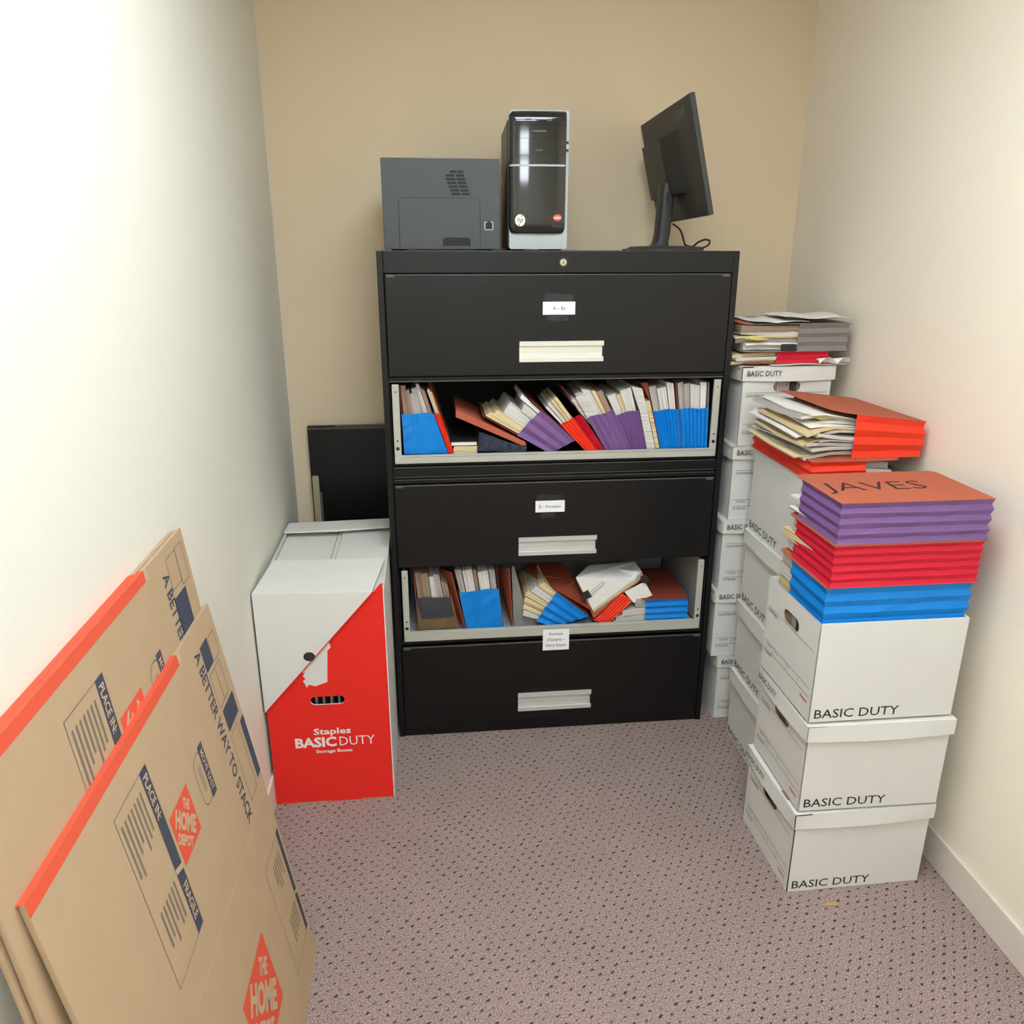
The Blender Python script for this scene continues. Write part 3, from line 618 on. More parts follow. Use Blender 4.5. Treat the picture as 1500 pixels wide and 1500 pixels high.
# flat lying wallet: opening towards local +y
def flat_wallet(label, loc, rotz, w, L, h, g, colour, pleats=4, name='file_wallet', cm='terra', cat='file wallet', amp=.006, seed=1, h_open=None, bulge=.0, note=None, corner=.02, top_ext=0.0):
    rg = random.Random(seed); t = thing(name, label, cat, loc, rotz); ho = h_open or h
    def hh(y): return h + (ho-h)*min(1, max(0, y/L))
    nr = pleats*2
    per = [(-w/2, g)] + [(-w/2, g*k) for k in (.66, .33)] + [(-w/2, 0)] + [(-w/2 + w*k/8, 0) for k in range(1, 8)] + [(w/2, 0)] + [(w/2, g*k) for k in (.33, .66)] + [(w/2, g)]
    n = len(per); jit = [[rg.uniform(-1, 1)*.0016 for _ in range(n)] for _ in range(nr+1)]
    def gf(u, v):
        i = round(u*(n-1)); j = round(v*nr); x, y = per[i]
        a = (amp if j % 2 else 0) + abs(jit[j][i]) + .5*amp*rg.random()*(j % 2)
        cx = (-1 if x > w/2-1e-6 else 1 if x < -w/2+1e-6 else 0); cy = 1 if y < 1e-6 else 0
        if cx and cy: cx *= .8; cy *= .8
        zz = .0015 + (hh(y)-.003)*v + (jit[j][i]*.8 if 0 < j < nr else 0)
        pull = bulge*math.sin(math.pi*v)
        return (x + cx*(a-pull), y + cy*(a-pull), zz)
    b = MB(); b.grid(gf, n-1, nr); gs = b.build('gusset', colour, t); sm = gs.modifiers.new('t', 'SOLIDIFY'); sm.thickness = .0008; sm.offset = -1
    def cov(z0, zL, ext=0):
        P = [(-w/2, 0), (w/2, 0), (w/2, L+ext-corner)] + [(w/2-corner*(1-math.cos(R(a))), L+ext-corner*(1-math.sin(R(a)))) for a in (30, 60, 90)] + [(-w/2+corner*(1-math.cos(R(a))), L+ext-corner*(1-math.sin(R(a)))) for a in (90, 60, 30)] + [(-w/2, L+ext-corner)]
        return [(x, y, z0+(zL-z0)*y/L) for x, y in P]
    b = MB(); b.prism(cov(0, 0), (0, 0, .0014)); b.build('bottom_cover', cm, t)
    b = MB(); b.prism(cov(h-.0014, ho-.0014, top_ext), (0, 0, .0014), 0)
    mats = [cm]
    if note:
        for (s, x, y, cap, wd, bold, shear) in note:
            b.text(s, (x, y, h+.0006), (1, 0, 0), (0, 1, 0), cap, 1, w=wd, bold=bold, shear=shear)
        mats = [cm, 'ink']
    b.build('top_cover', mats, t)
    return t
def flat_bundle(label, loc, rotz, w, y0, layers, seed=1, name='paper_bundle', pinch=1.0, Lref=.25, droop=1.0):
    """layers: (z0, z1, length, side shift, yaw deg, material)"""
    t = thing(name, label, 'papers', loc, rotz); rg = random.Random(seed)
    for (z0, z1, Lk, dx, ya, m) in layers:
        b = MB(); ww = w/2; a = R(ya); n = 8
        pts = []
        for x, y in ((-ww, 0), (ww, 0), (ww, Lk), (-ww, Lk)): pts.append((x+dx, y0+y))
        # slightly drooping free end
        def P(u, v, z):
            x = -ww + 2*ww*u + dx; y = y0 + Lk*v; xr = x + math.sin(a)*(y-y0); dr = max(0, (v-.7)/.3)**2
            return (xr, y, z*(pinch+(1-pinch)*min(1, y/Lref)) - dr*.006*rg_k*droop + .0025*droop*math.sin(v*6+u*4+ph)*v*v)
        rg_k = rg.uniform(-.4, 1.2); ph = rg.random()*6
        i0 = len(b.v)
        for z in (z0, z1):
            for j in range(n+1):
                for i in range(3): b.v.append(P(i/2, j/n, z))
        def idx(k, j, i): return i0 + k*(n+1)*3 + j*3 + i
        def q(f, uv): b.f.append(f); b.m.append(0); b.uv.append(uv)
        for j in range(n):
            for i in range(2):
                q((idx(1, j, i), idx(1, j, i+1), idx(1, j+1, i+1), idx(1, j+1, i)), [(z1, .1)]*4)
                q((idx(0, j, i), idx(0, j+1, i), idx(0, j+1, i+1), idx(0, j, i+1)), [(z0, .1)]*4)
            for i in (0, 2):
                f = (idx(0, j, i), idx(1, j, i), idx(1, j+1, i), idx(0, j+1, i)); uv = [(z0, j*.03), (z1, j*.03), (z1, j*.03+.03), (z0, j*.03+.03)]
                q(f if i == 2 else tuple(reversed(f)), uv if i == 2 else list(reversed(uv)))
        for i in range(2):
            for j in (0, n):
                f = (idx(0, j, i), idx(0, j, i+1), idx(1, j, i+1), idx(1, j, i)); uv = [(z0, i*.1), (z0, i*.1+.1), (z1, i*.1+.1), (z1, i*.1)]
                q(f if j == 0 else tuple(reversed(f)), uv if j == 0 else list(reversed(uv)))
        b.build('sheaf', m, t)
    return t
# blue wallet lying flat at the right of the lower drawer
# pleated side towards the room, opening to the left: bottom on the right
def lay_left(label, x1, yf, z, w, L, h, g, colour, rz=0, **k):
    """opening to the left: local +y -> world -x; local -x side ... faces the room via +x"""
    return flat_wallet(label, (x1, yf+w/2, z), R(90+rz), w, L, h, g, colour, **k)
lay_left('blue file wallet lying flat under a terracotta top, right end of lower drawer', .997, .012, .3770, .27, .165, .097, .150, 'blue', pleats=4, cm='terral', seed=53, amp=.004)
flat_bundle('white sheets poking out left of the flat blue wallet in the lower drawer', (.985, .147, .3785), R(90), .24, .01, [(.001, .018, .235, .002, 0, 'paper'), (.019, .038, .225, 0, 1, 'paper'), (.039, .06, .205, 0, -1, 'paper'), (.061, .09, .16, 0, 0, 'paperg')], seed=5)

# ------------------------------------------------------------------ storage boxes
BWd, BLn, BHt = .300, .380, .252     # width of the end, length, height with lid
def slot(cx, cz, w, h, n=8):
    r = h/2; L = [(cx-w/2+r+r*math.cos(R(a)), cz+r*math.sin(R(a))) for a in [90+180*i/n for i in range(n+1)]]
    Rr = [(cx+w/2-r+r*math.cos(R(a)), cz+r*math.sin(R(a))) for a in [-90+180*i/n for i in range(n+1)]]
    return L, Rr
def plate_with_slot(b, x0, x1, z0, z1, y, sl, mi=0, flip=False, th=.004):
    L, Rr = sl; cx = (L[0][0]+Rr[-1][0])/2
    for yy, fl in ((y, False), (y+th, True)):
        A = [(cx, yy, z0), (cx, yy, L[-1][1])] + [(x, yy, z) for x, z in reversed(L)] + [(cx, yy, L[0][1]), (cx, yy, z1), (x0, yy, z1), (x0, yy, z0)]
        B = [(cx, yy, z0), (x1, yy, z0), (x1, yy, z1), (cx, yy, z1), (cx, yy, Rr[-1][1])] + [(x, yy, z) for x, z in reversed(Rr)] + [(cx, yy, Rr[0][1])]
        if not fl: b.face(list(reversed(A))if False else A[::-1], mi); b.face(B, mi)
        else: b.face(A, mi); b.face(B[::-1], mi)
    ring = L + Rr
    for k in range(len(ring)):
        p, q = ring[k], ring[(k+1) % len(ring)]; b.face([(p[0], y, p[1]), (q[0], y, q[1]), (q[0], y+th, q[1]), (p[0], y+th, p[1])], 3)
def body_mesh(H, hole=True, seed=0):
    b = MB(); w, L, th = BWd/2-.006, BLn, .004; y0 = .006
    sl = slot(0, H-.059, .088, .034)
    plate_with_slot(b, -w, w, 0, H, y0, sl)
    b.box(-w, w, L-y0-th, L-y0, 0, H); b.box(-w, -w+th, y0+th, L-y0-th, 0, H); b.box(w-th, w, y0+th, L-y0-th, 0, H); b.box(-w+th, w-th, y0+th, L-y0-th, 0, th)
    b.box(-w+.0005, w-.0005, y0+.0005, L-y0-.0005, H-.0008, H+.0002, 3) if False else None
    e = .0004; Y = y0-e
    def ln(x0, x1, z, t=.0011): b.face([(x0, Y, z), (x1, Y, z), (x1, Y, z+t), (x0, Y, z+t)], 1)
    ln(-w+.012, w-.012, H-.079); ln(-w+.012, w-.012, H-.178); ln(-w+.012, w-.012, H-.200)
    b.text('CONTENTS:', (-w+.013, Y, H-.0915), (1, 0, 0), (0, 0, 1), .0078, 1, w=.062, bold=.012)
    b.text('DATES', (-w+.026, Y, H-.1865), (1, 0, 0), (0, 0, 1), .0048, 1, w=.028, bold=.01)
    b.text('FROM', (-w+.075, Y, H-.1865), (1, 0, 0), (0, 0, 1), .0044, 1, w=.020)
    b.text('TO', (-w+.155, Y, H-.1865), (1, 0, 0), (0, 0, 1), .0044, 1)
    for xx in (.066, .145, .215): b.face([(-w+xx, Y, H-.200), (-w+xx+.0009, Y, H-.200), (-w+xx+.0009, Y, H-.178), (-w+xx, Y, H-.178)], 1)
    b.text('STORAGE', (-w+.012, Y, H-.2105), (1, 0, 0), (0, 0, 1), .0066, 1, w=.044, bold=.012)
    b.text('Staples', (w-.055, Y, H-.2190), (1, 0, 0), (0, 0, 1), .0085, 2, w=.038, bold=.02)
    b.text('BASIC DUTY', (w+e, y0+.014, .010), (0, 1, 0), (0, 0, 1), .0240, 1, w=.215, bold=.008)
    b.text('BASIC DUTY', (-w-e, L-y0-.010, .010), (0, -1, 0), (0, 0, 1), .0230, 1, w=.205, bold=.008)
    return b
def lid_mesh(seed=0):
    rg = random.Random(seed); b = MB(); w, L, th, sk = BWd/2+.0025, BLn, .0035, .043
    zt = 0; y0 = 0
    b.box(-w, w, y0, L, -th, 0)
    fl = .0045
    # skirts, bowed out a little along their lower edge
    def skirt(p, q, nrm, n=8, drop=sk):
        p = Vector(p); q = Vector(q); nv = Vector(nrm)
        def fn(u, v):
            s = math.sin(math.pi*u); o = p.lerp(q, u) + nv*(fl*s*v) + Vector((0, 0, -drop*v - .003*s*v)); return o
        for k in range(n):
            a, c = k/n, (k+1)/n; A = [fn(a, 0), fn(c, 0), fn(c, 1), fn(a, 1)]; Bk = [x - nv*.003 for x in A]
            b.face([A[3], A[2], A[1], A[0]], 0); b.face(Bk, 0); b.face([A[3], Bk[3], Bk[2], A[2]], 0)
            if k == 0: b.face([A[0], Bk[0], Bk[3], A[3]], 3)
            if k == n-1: b.face([A[1], A[2], Bk[2], Bk[1]], 3)
    skirt((-w, y0, 0), (w, y0, 0), (0, -1, 0)); skirt((w, y0, 0), (w, L, 0), (1, 0, 0)); skirt((w, L, 0), (-w, L, 0), (0, 1, 0)); skirt((-w, L, 0), (-w, y0, 0), (-1, 0, 0))
    b.text('BASIC DUTY', (-w+.016, y0-.0052, -.029), (1, 0, 0), (0, 0, 1), .0170, 1, w=.112, bold=.006)
    b.text('Staples', (-w-.0012, y0+.030, -.012), (0, -1, 0), (0, 0, 1), .006, 2, w=.022, bold=.02)
    # finger slots along the end edges of the lid
    for ye in (y0+.004,):
        P = rrect(.055, .095, 0, .010, .004, 4)
        b.face([(x, ye+z, .0005) for x, z in P], 3)
    return b
BM = ['carton', 'ink', 'redink', 'cardedge']
BODY = body_mesh(.246).build('body', BM); LID = lid_mesh(2).build('lid', BM)
OPENB = body_mesh(.262).build('body', BM)
_first = {'b': True, 'l': True, 'o': True}
def storage_box(loc, rotz, label, lid=True, group=None, lidrot=0):
    t = thing('storage_box', label, 'box', loc, rotz, group)
    key = 'b' if lid else 'o'; src = BODY if lid else OPENB
    if _first[key]: _first[key] = False; src.parent = t
    else: dup(src, t)
    if lid:
        if _first['l']: _first['l'] = False; l = LID; l.parent = t
        else: l = dup(LID, t)
        l.location = (0, 0, .2505); l.rotation_euler = (0, 0, lidrot)
    return t
GR = None
hb = .2515
xs = (1.262, 1.232, 1.236, 1.247, 1.256)
words = ('lowest', 'second from the floor', 'third from the floor', 'fourth from the floor', 'topmost')
for i in range(5):
    storage_box((xs[i], -.005 + (.006 if i == 0 else 0), .001+i*hb), R((.4, -.8, .5, -.3, 0)[i]), 'lidded white storage box, %s in the stack beside the cabinet' % words[i])
for i in range(3):
    storage_box((1.2815+(.0, -.001, .001)[i], -.455+(.0, .005, -.002)[i], .001+i*hb), R((.3, -.4, .2)[i]), 'lidded white storage box, %s in the middle right stack' % ('lowest', 'second from the floor', 'third from the floor')[i])
storage_box((1.283, -.455, .001+3*hb), 0, 'lidless white cardboard storage box on the middle right stack, carrying red wallets', lid=False)
for i in range(2):
    storage_box((1.020+(.0, .004)[i], -.668+(.002, .0)[i], .001+i*.258), R(-90+(.8, -.6)[i]), 'lidded white storage box, %s' % ('lowest of the nearest stack, on the carpet at the right', 'middle one of the nearest stack, below the open box'[:])[i], lidrot=0)
storage_box((1.018, -.668, .001+2*.258), R(-90), 'lidless white cardboard storage box on the nearest stack, with a blue wallet inside', lid=False)
# files seen through the handle holes
def hole_files(loc, rotz, label, seed, h=.19, cols=('brownp', 'paperg', 'paper', 'brownp', 'paperg', 'char')):
    t = thing('paper_bundle', label, 'papers', loc, rotz); rg = random.Random(seed); x = -.135; k = 0
    while x < .128:
        w = rg.uniform(.02, .045); w = min(w, .136-x); b = MB(); m = cols[k % len(cols)]; k += 1
        b.prism([(x, .016+rg.random()*.01, .006), (x+w-.001, .016, .006), (x+w-.001, .016, h-rg.random()*.006), (x, .016, h)], (0, .33, 0), uv=[(x, 0), (x+w, 0), (x+w, 1), (x, 1)])
        b.build('sheaf', m, t); x += w
hole_files((xs[4], -.005, .001+4*hb), 0, 'dark edges of papers seen through the handle hole of the topmost box beside the cabinet', 3, .215)
hole_files((1.018, -.668, .001+2*.258), R(-90), 'brown file edges seen through the handle hole of the nearest open box', 4, .2080)
hole_files((1.024, -.668, .001+.258), R(-90), 'papers seen through the handle hole of the middle box of the nearest stack', 5, .215)
hole_files((1.020, -.666, .001), R(-90), 'olive file edges seen through the handle hole of the lowest nearest box', 6, .215, ('brownp', 'greyf'))

# ------------------------------------------------------------------ piles of wallets on the right
nx = 1.212
zb = .001+2*.258+.004+.2130
flat_wallet('blue file wallet lying in the open nearest box, lowest of three big wallets', (nx, -.802, zb), 0, .362, .262, .1315, .185, 'blue', 4, seed=61, amp=.004)
flat_bundle('white sheets poking from the blue wallet in the nearest box', (nx, -.802, zb), 0, .334, .015, [(.006, .03, .245, -.002, 0, 'paper'), (.031, .06, .25, -.002, 0, 'manila'), (.061, .095, .252, -.003, 0, 'paper'), (.096, .122, .245, -.001, 0, 'paper')], seed=7)
z2 = zb+.132
flat_wallet('crimson file wallet between the blue and the purple wallets on the nearest stack', (nx+.006, -.806, z2), 0, .366, .245, .104, .205, 'crim', 5, seed=67, amp=.0035, bulge=-.003)
flat_bundle('cream papers poking from the back of the crimson wallet', (nx+.006, -.806, z2), 0, .338, .02, [(.01, .035, .228, -.003, 0, 'paper'), (.036, .06, .246, -.003, -2, 'manila'), (.061, .095, .215, -.002, 0, 'paper')], seed=8)
z3 = z2+.1046
flat_wallet('purple file wallet with handwriting on its terracotta top, uppermost on the nearest stack', (nx+.010, -.804, z3), R(0), .366, .240, .100, .200, 'purp', 4, seed=71, amp=.004, note=[('JAVES', -.170, .092, .066, .255, -.008, .08)])
flat_bundle('paper corners poking from the back of the purple wallet', (nx+.010, -.804, z3), 0, .338, .02, [(.006, .012, .238, -.003, -1.5, 'terra'), (.013, .018, .230, -.003, -2.5, 'sheet'), (.019, .045, .20, -.002, 0, 'paper'), (.046, .052, .228, -.002, -3, 'sheet'), (.054, .092, .19, -.002, 0, 'paper')], seed=9)

# middle box: red wallet lying across it, its opening to the right
zm = .001+3*hb+.262+.0008
flat_wallet('orange-red file wallet lying across the open box on the middle right stack', (1.134, -.258, zm), R(-90), .402, .25, .054, .155, 'orng', 2, seed=73, amp=.006, cm='terra')
flat_bundle('white sheets sticking out right of the lower orange-red wallet', (1.134, -.258, zm), R(-90), .36, .02, [(.003, .014, .20, .004, 0, 'paper'), (.015, .027, .215, .006, 0, 'paper'), (.028, .046, .205, .002, 0, 'paperg')], seed=10)
cover3('grey pressboard sheet lying over the right side of the open middle box', [(1.392, -.452, zm+.002), (1.432, -.452, zm+.002), (1.432, -.06, zm+.002), (1.392, -.06, zm+.002)], 'greyf', name='board_sheet')
# the fat wallet on top
z4 = zm+.0546
flat_wallet('fat orange-red file wallet bursting with papers on top of the middle right stack', (1.446, -.258, z4), R(92), .355, .262, .096, .200, 'orng', 3, seed=79, amp=.004, h_open=.130, cm='terra', corner=.05, bulge=.004, note=[('C', .10, .17, .03, .05, -.01, 0), ('~', .13, .16, .03, .06, -.01, 0)])
Ls = []
cols = ['manila', 'paper', 'brownp', 'sheet', 'paper', 'paper', 'sheet', 'manila', 'paper', 'sheet', 'sheet', 'paper', 'manila', 'sheet', 'paper', 'paper', 'sheet']
rg = random.Random(21); z = .003
exts = [.325, .300, .285, .312, .292, .308, .278, .322, .290, .305, .325, .282, .315, .298, .285, .308, .290]
for k, c in enumerate(cols):
    hh = {'manila': .0038, 'sheet': .0032, 'paper': .0085, 'brownp': .006}[c]
    Ls.append((z, z+hh, exts[k], rg.uniform(-.006, .006), rg.uniform(-7, 7), c)); z += hh+.0010
flat_bundle('cream folders and loose sheets spilling left from the fat orange-red wallet', (1.446, -.258, z4), R(92), .305, .02, Ls, seed=13, pinch=.66, Lref=.27, droop=2.2)
b = MB(); o3 = Vector((1.165, -.36, z4+.104)); b.prism([(-.035, .0, 0), (.0, -.06, 0), (.035, -.045, 0), (.0, .02, 0)], (0, 0, .0012)); o = b.build('sticky_note', 'yellow'); o.location = o3; o.rotation_euler = (0, R(6), 0)
tag(o, 'yellow note stuck among the papers of the fat orange-red wallet', 'note')

# pile on the far stack
zf = .001+5*hb+.0005
b = MB()
def sheetfn(x0, x1, y0, y1, z, amp, seed, nx_=16, ny_=12):
    rg = random.Random(seed); p = [rg.random()*6 for _ in range(4)]
    return lambda u, v: (x0+(x1-x0)*u, y0+(y1-y0)*v, z + amp*(.5+.5*math.sin(u*9+p[0])*math.cos(v*5+p[1])) + amp*.6*abs(math.sin(u*4+p[2])))
def loose(label, x0, x1, y0, y1, z, amp, seed, m='sheet', rz=0):
    c = Vector(((x0+x1)/2, (y0+y1)/2, z)); b = MB(); b.grid(lambda u, v: Vector(sheetfn(x0, x1, y0, y1, z, amp, seed)(u, v))-c, 18, 12)
    o = b.build('loose_sheet', m, smooth=True); o.location = c; o.rotation_euler = (0, 0, R(rz)); s = o.modifiers.new('t', 'SOLIDIFY'); s.thickness = .0006; s.offset = 1
    return tag(o, label, 'paper')
loose('white sheet lying on the topmost box lid beside the cabinet, under the files', 1.195, 1.440, -.012, .24, zf+.0008, .003, 3)
zp = zf+.0062
lay_left('small red file wallet lying lowest in the pile on the tallest box stack', 1.385, .004, zp, .25, .27, .037, .170, 'crim', pleats=2, seed=83, amp=.003, cm='terra')
flat_bundle('cream papers sticking out left of the small red wallet on the tallest box stack', (1.385, .129, zp), R(90), .23, .02, [(.002, .011, .29, .004, 1, 'manila'), (.012, .021, .28, .0, -2, 'paper'), (.022, .033, .285, .006, 1, 'manila')], seed=15)
b = MB(); b.grid(lambda u, v: (-.05+.10*u, -.012+.03*v, .0+.020*abs(math.sin(u*5.5+v*2))*(1-v*.4)+.002), 14, 6); o = b.build('crumpled_paper', 'sheet'); o.location = (1.392, -.012, zf+.0052); s = o.modifiers.new('t', 'SOLIDIFY'); s.thickness = .0006
tag(o, 'crumpled white paper at the right foot of the file pile on the tallest stack', 'paper')
zg = zp+.0378
lay_left('grey file wallet lying tilted over the small red one on the tallest box stack', 1.440, -.004, zg, .27, .34, .084, .165, 'greyt', pleats=3, seed=89, amp=.004, cm='greyf', bulge=-.002)
flat_bundle('mixed papers sticking out left of the grey wallet on the tallest box stack', (1.440, .131, zg), R(90), .25, .02, [(.003, .018, .31, .006, 1, 'paper'), (.019, .026, .31, .0, -1, 'sheet'), (.027, .040, .335, .006, 2, 'paperg'), (.041, .046, .345, .004, -1, 'manila'), (.047, .062, .325, .0, 1, 'paper'), (.063, .079, .33, .004, -2, 'brownp')], seed=16)
b = MB(); b.prism([(-.03, 0, 0), (.0, -.022, 0), (.042, -.012, 0), (.012, .016, 0)], (0, 0, .001)); o = b.build('sticky_note', 'yellow'); o.location = (1.135, .0, zg+.040); o.rotation_euler = (R(8), 0, 0)
tag(o, 'yellow note among the papers on the tallest box stack', 'note')
b = MB(); b.box(-.022, .022, 0, .012, -.010, .010); o = b.build('binder_clip', 'ink', bevel=.001); o.location = (1.245, -.012, zg+.0125); tag(o, 'black binder clip on the papers left of the grey wallet', 'clip')
zz = zg+.0848
loose('rumpled white sheet on top of the pile on the tallest box stack', 1.125, 1.30, -.01, .2, zz, .006, 5, rz=2)
loose('curling white sheet over the grey wallet at the top right of the pile', 1.23, 1.435, -.006, .2, zz+.0095, .008, 8, rz=-3)
o = cover3('terracotta folder corner at the top left of the pile on the tallest stack', [(1.092, .03, zz-.001), (1.15, .03, zz+.0005), (1.15, .2, zz+.0005), (1.092, .2, zz-.001)], 'terra')

# ------------------------------------------------------------------ red carton
SX0, SX1, SY0, SY1, SH = -.3615, -.0075, -.318, .285, .690
sc = thing('storage_carton', 'tall red and white carton standing between left wall and filing cabinet', 'carton', (-.1845, SY0, 0))
so = Vector((-.1845, SY0, 0)); th = .004
b = MB(); sl = slot(-.186, .3515, .098, .027)
plate_with_slot(b, SX0, SX1, 0, SH, SY0, sl, 0, th=th)
nb = len(b.f)
b.box(SX0, SX0+th, SY0+th, SY1, 0, SH, 1); b.box(SX1-th, SX1, SY0+th, SY1, 0, SH+.004, 1); b.box(SX0+th, SX1-th, SY1-th, SY1, 0, SH, 1); b.box(SX0+th, SX1-th, SY0+th, SY1-th, 0, th, 1)
b.box(SX1-.0022, SX1+.0006, SY0-.0004, SY0+.003, .003, SH+.022, 1)     # white corner fold
b.prism([(-.036, SY0, SH-.001), (SX1-.0022, SY0, SH-.001), (SX1-.0022, SY0, SH+.026), (-.020, SY0, SH+.020)], (0, th, 0), 0)
Y = SY0-.0005
def t3(s, cx, z, cap, w, bold): b.text(s, (cx, Y, z), (1, 0, .0), (0, 0, 1), cap, 2, w=w, bold=bold, center=True)
t3('Staples', -.180, .2380, .0200, .108, .02); t3('BASIC', -.2300, .1965, .0310, .120, .035); t3('DUTY', -.1090, .1965, .0310, .104, -.004); t3('Storage Boxes', -.178, .1745, .0105, .106, .02)
b.v[-1:] = b.v[-1:]
torn = [F(u, v, SY0) for u, v in ((481, 939), (484, 948), (479, 953), (479, 999), (470, 1002), (462, 1005), (452, 1003), (449, 1007), (446, 1001), (443, 998), (447, 995), (443, 990), (446, 986), (440, 985), (447, 980), (452, 972), (462, 958), (473, 946))]
b.face([(x, Y+.0001, z) for x, z in torn], 3)
b.box(SX0+.012, SX0+.16, SY0-.0006, SY0+.01, .0004, .003, 4); b.box(SX1-.10, SX1-.006, SY0-.0006, SY0+.01, .0004, .004, 4)
o = b.build('body', ['red', 'carton', 'whiteink', 'carton', 'cardedge'], sc, off=so)
zf0 = .698
b = MB()   # front lid: top strip and the slanted drop
b.prism([(-.3660, SY0-.006, zf0), (-.0385, SY0-.006, zf0-.006), (-.0140, -.095, zf0+.002), (-.352, -.082, zf0+.002)], (0, 0, .004))
fl1 = b.build('front_flap', 'carton', sc, off=so, bevel=.001)
b = MB()
xz = [(-.3665, zf0+.003), (-.3655, .327), (-.0385, zf0-.004)]
b.prism([(x, SY0-.0085, z) for x, z in xz], (0, .0035, 0))
e1 = Vector((-.3655, SY0-.0088, .327)); e2 = Vector((-.0385, SY0-.0088, zf0-.004)); dd = (e2-e1).normalized(); nn = Vector((dd.z, 0, -dd.x))
b.prism([e1, e1+nn*.0030, e2+nn*.0030, e2], (0, .0038, 0), 1)
hc = F(450, 963, SY0-.0085)
cut = [(hc[0]+.005+.0165*math.cos(R(a)), hc[1]+.002+.0145*math.sin(R(a))) for a in range(0, 360, 15)]
b.face([(x, SY0-.0090, z) for x, z in reversed([p for p in cut])], 2)
b.tube([(hc[0]+.042, SY0-.0088, hc[1]+.03)], .001, 4) if False else None
b.build('slanted_flap', ['carton', 'red', 'ink'], fl1, off=so)
b = MB(); b.box(SX0+.006, -.1875, SY0+.012, SY1-.008, .672, .676); b.build('inner_flap', 'carton', sc, off=so)
b = MB(); b.box(-.185, -.172, SY0+.012, SY1-.008, .674, .678); b.box(-.188, -.185, SY0+.012, SY1-.008, .6735, .678, 1); b.box(-.172, -.1705, SY0+.012, SY1-.008, .674, .6782, 1); b.build('centre_strip', ['carton', 'cardedge'], sc, off=so)
b = MB(); b.box(-.170, SX1-.006, SY0+.012, SY1-.008, .679, .683); b.box(-.1715, -.170, SY0+.012, SY1-.008, .6788, .6832, 1); b.build('inner_flap', ['carton', 'cardedge'], sc, off=so)
b = MB(); b.prism([(SX0, SY1-.002, SH+.004), (SX0-.002, SY1-.098, SH+.004), (-.19, SY1-.102, SH+.006), (SX1, SY1-.096, SH+.012), (SX1, SY1-.002, SH+.010)], (0, 0, .004)); b.build('back_flap', 'carton', sc, off=so)
for k in range(6):
    b = MB(); x = -.247+.022*k; b.box(0, .007, 0, .5, 0, .60); o = b.build('folded_board', 'greyf'); o.location = (x, SY0+.020, .005)
    tag(o, 'grey folded board edge seen through the handle hole of the red carton', 'board', 'folded boards inside the red carton')

# black panels behind the carton
lp = thing('drawer_front_panel', 'spare black steel drawer front leaning on the back wall behind the red carton', 'panel', (-.16, .528, 0))
b = MB(); b.box(-.150, .155, -.008, .008, 0, .988); b.build('panel', 'black', lp, bevel=.002)
b = MB(); b.box(-.150, .155, -.011, -.007, .976, .981); b.box(-.05, .155, -.0095, -.007, .984, .988); b.build('top_lip', 'edge', lp)  # the paler colour paints a highlight onto the lip
b = MB(); b.box(-.012, .012, -.006, .006, 0, .803); o = b.build('steel_strip', 'strip', bevel=.002); o.location = (-.300+.008, .508, 0); tag(o, 'narrow beige metal strip standing in front of the black panel by the back wall', 'strip')
b = MB(); b.box(-.003, .003, -.005, .005, 0, .74); b.box(-.003, .003, -.0053, -.0047, .50, .74, 0); o = b.build('steel_rod', 'edge'); o.location = (-.2755, .509, 0); tag(o, 'thin dark steel rod beside the narrow beige strip', 'rod')

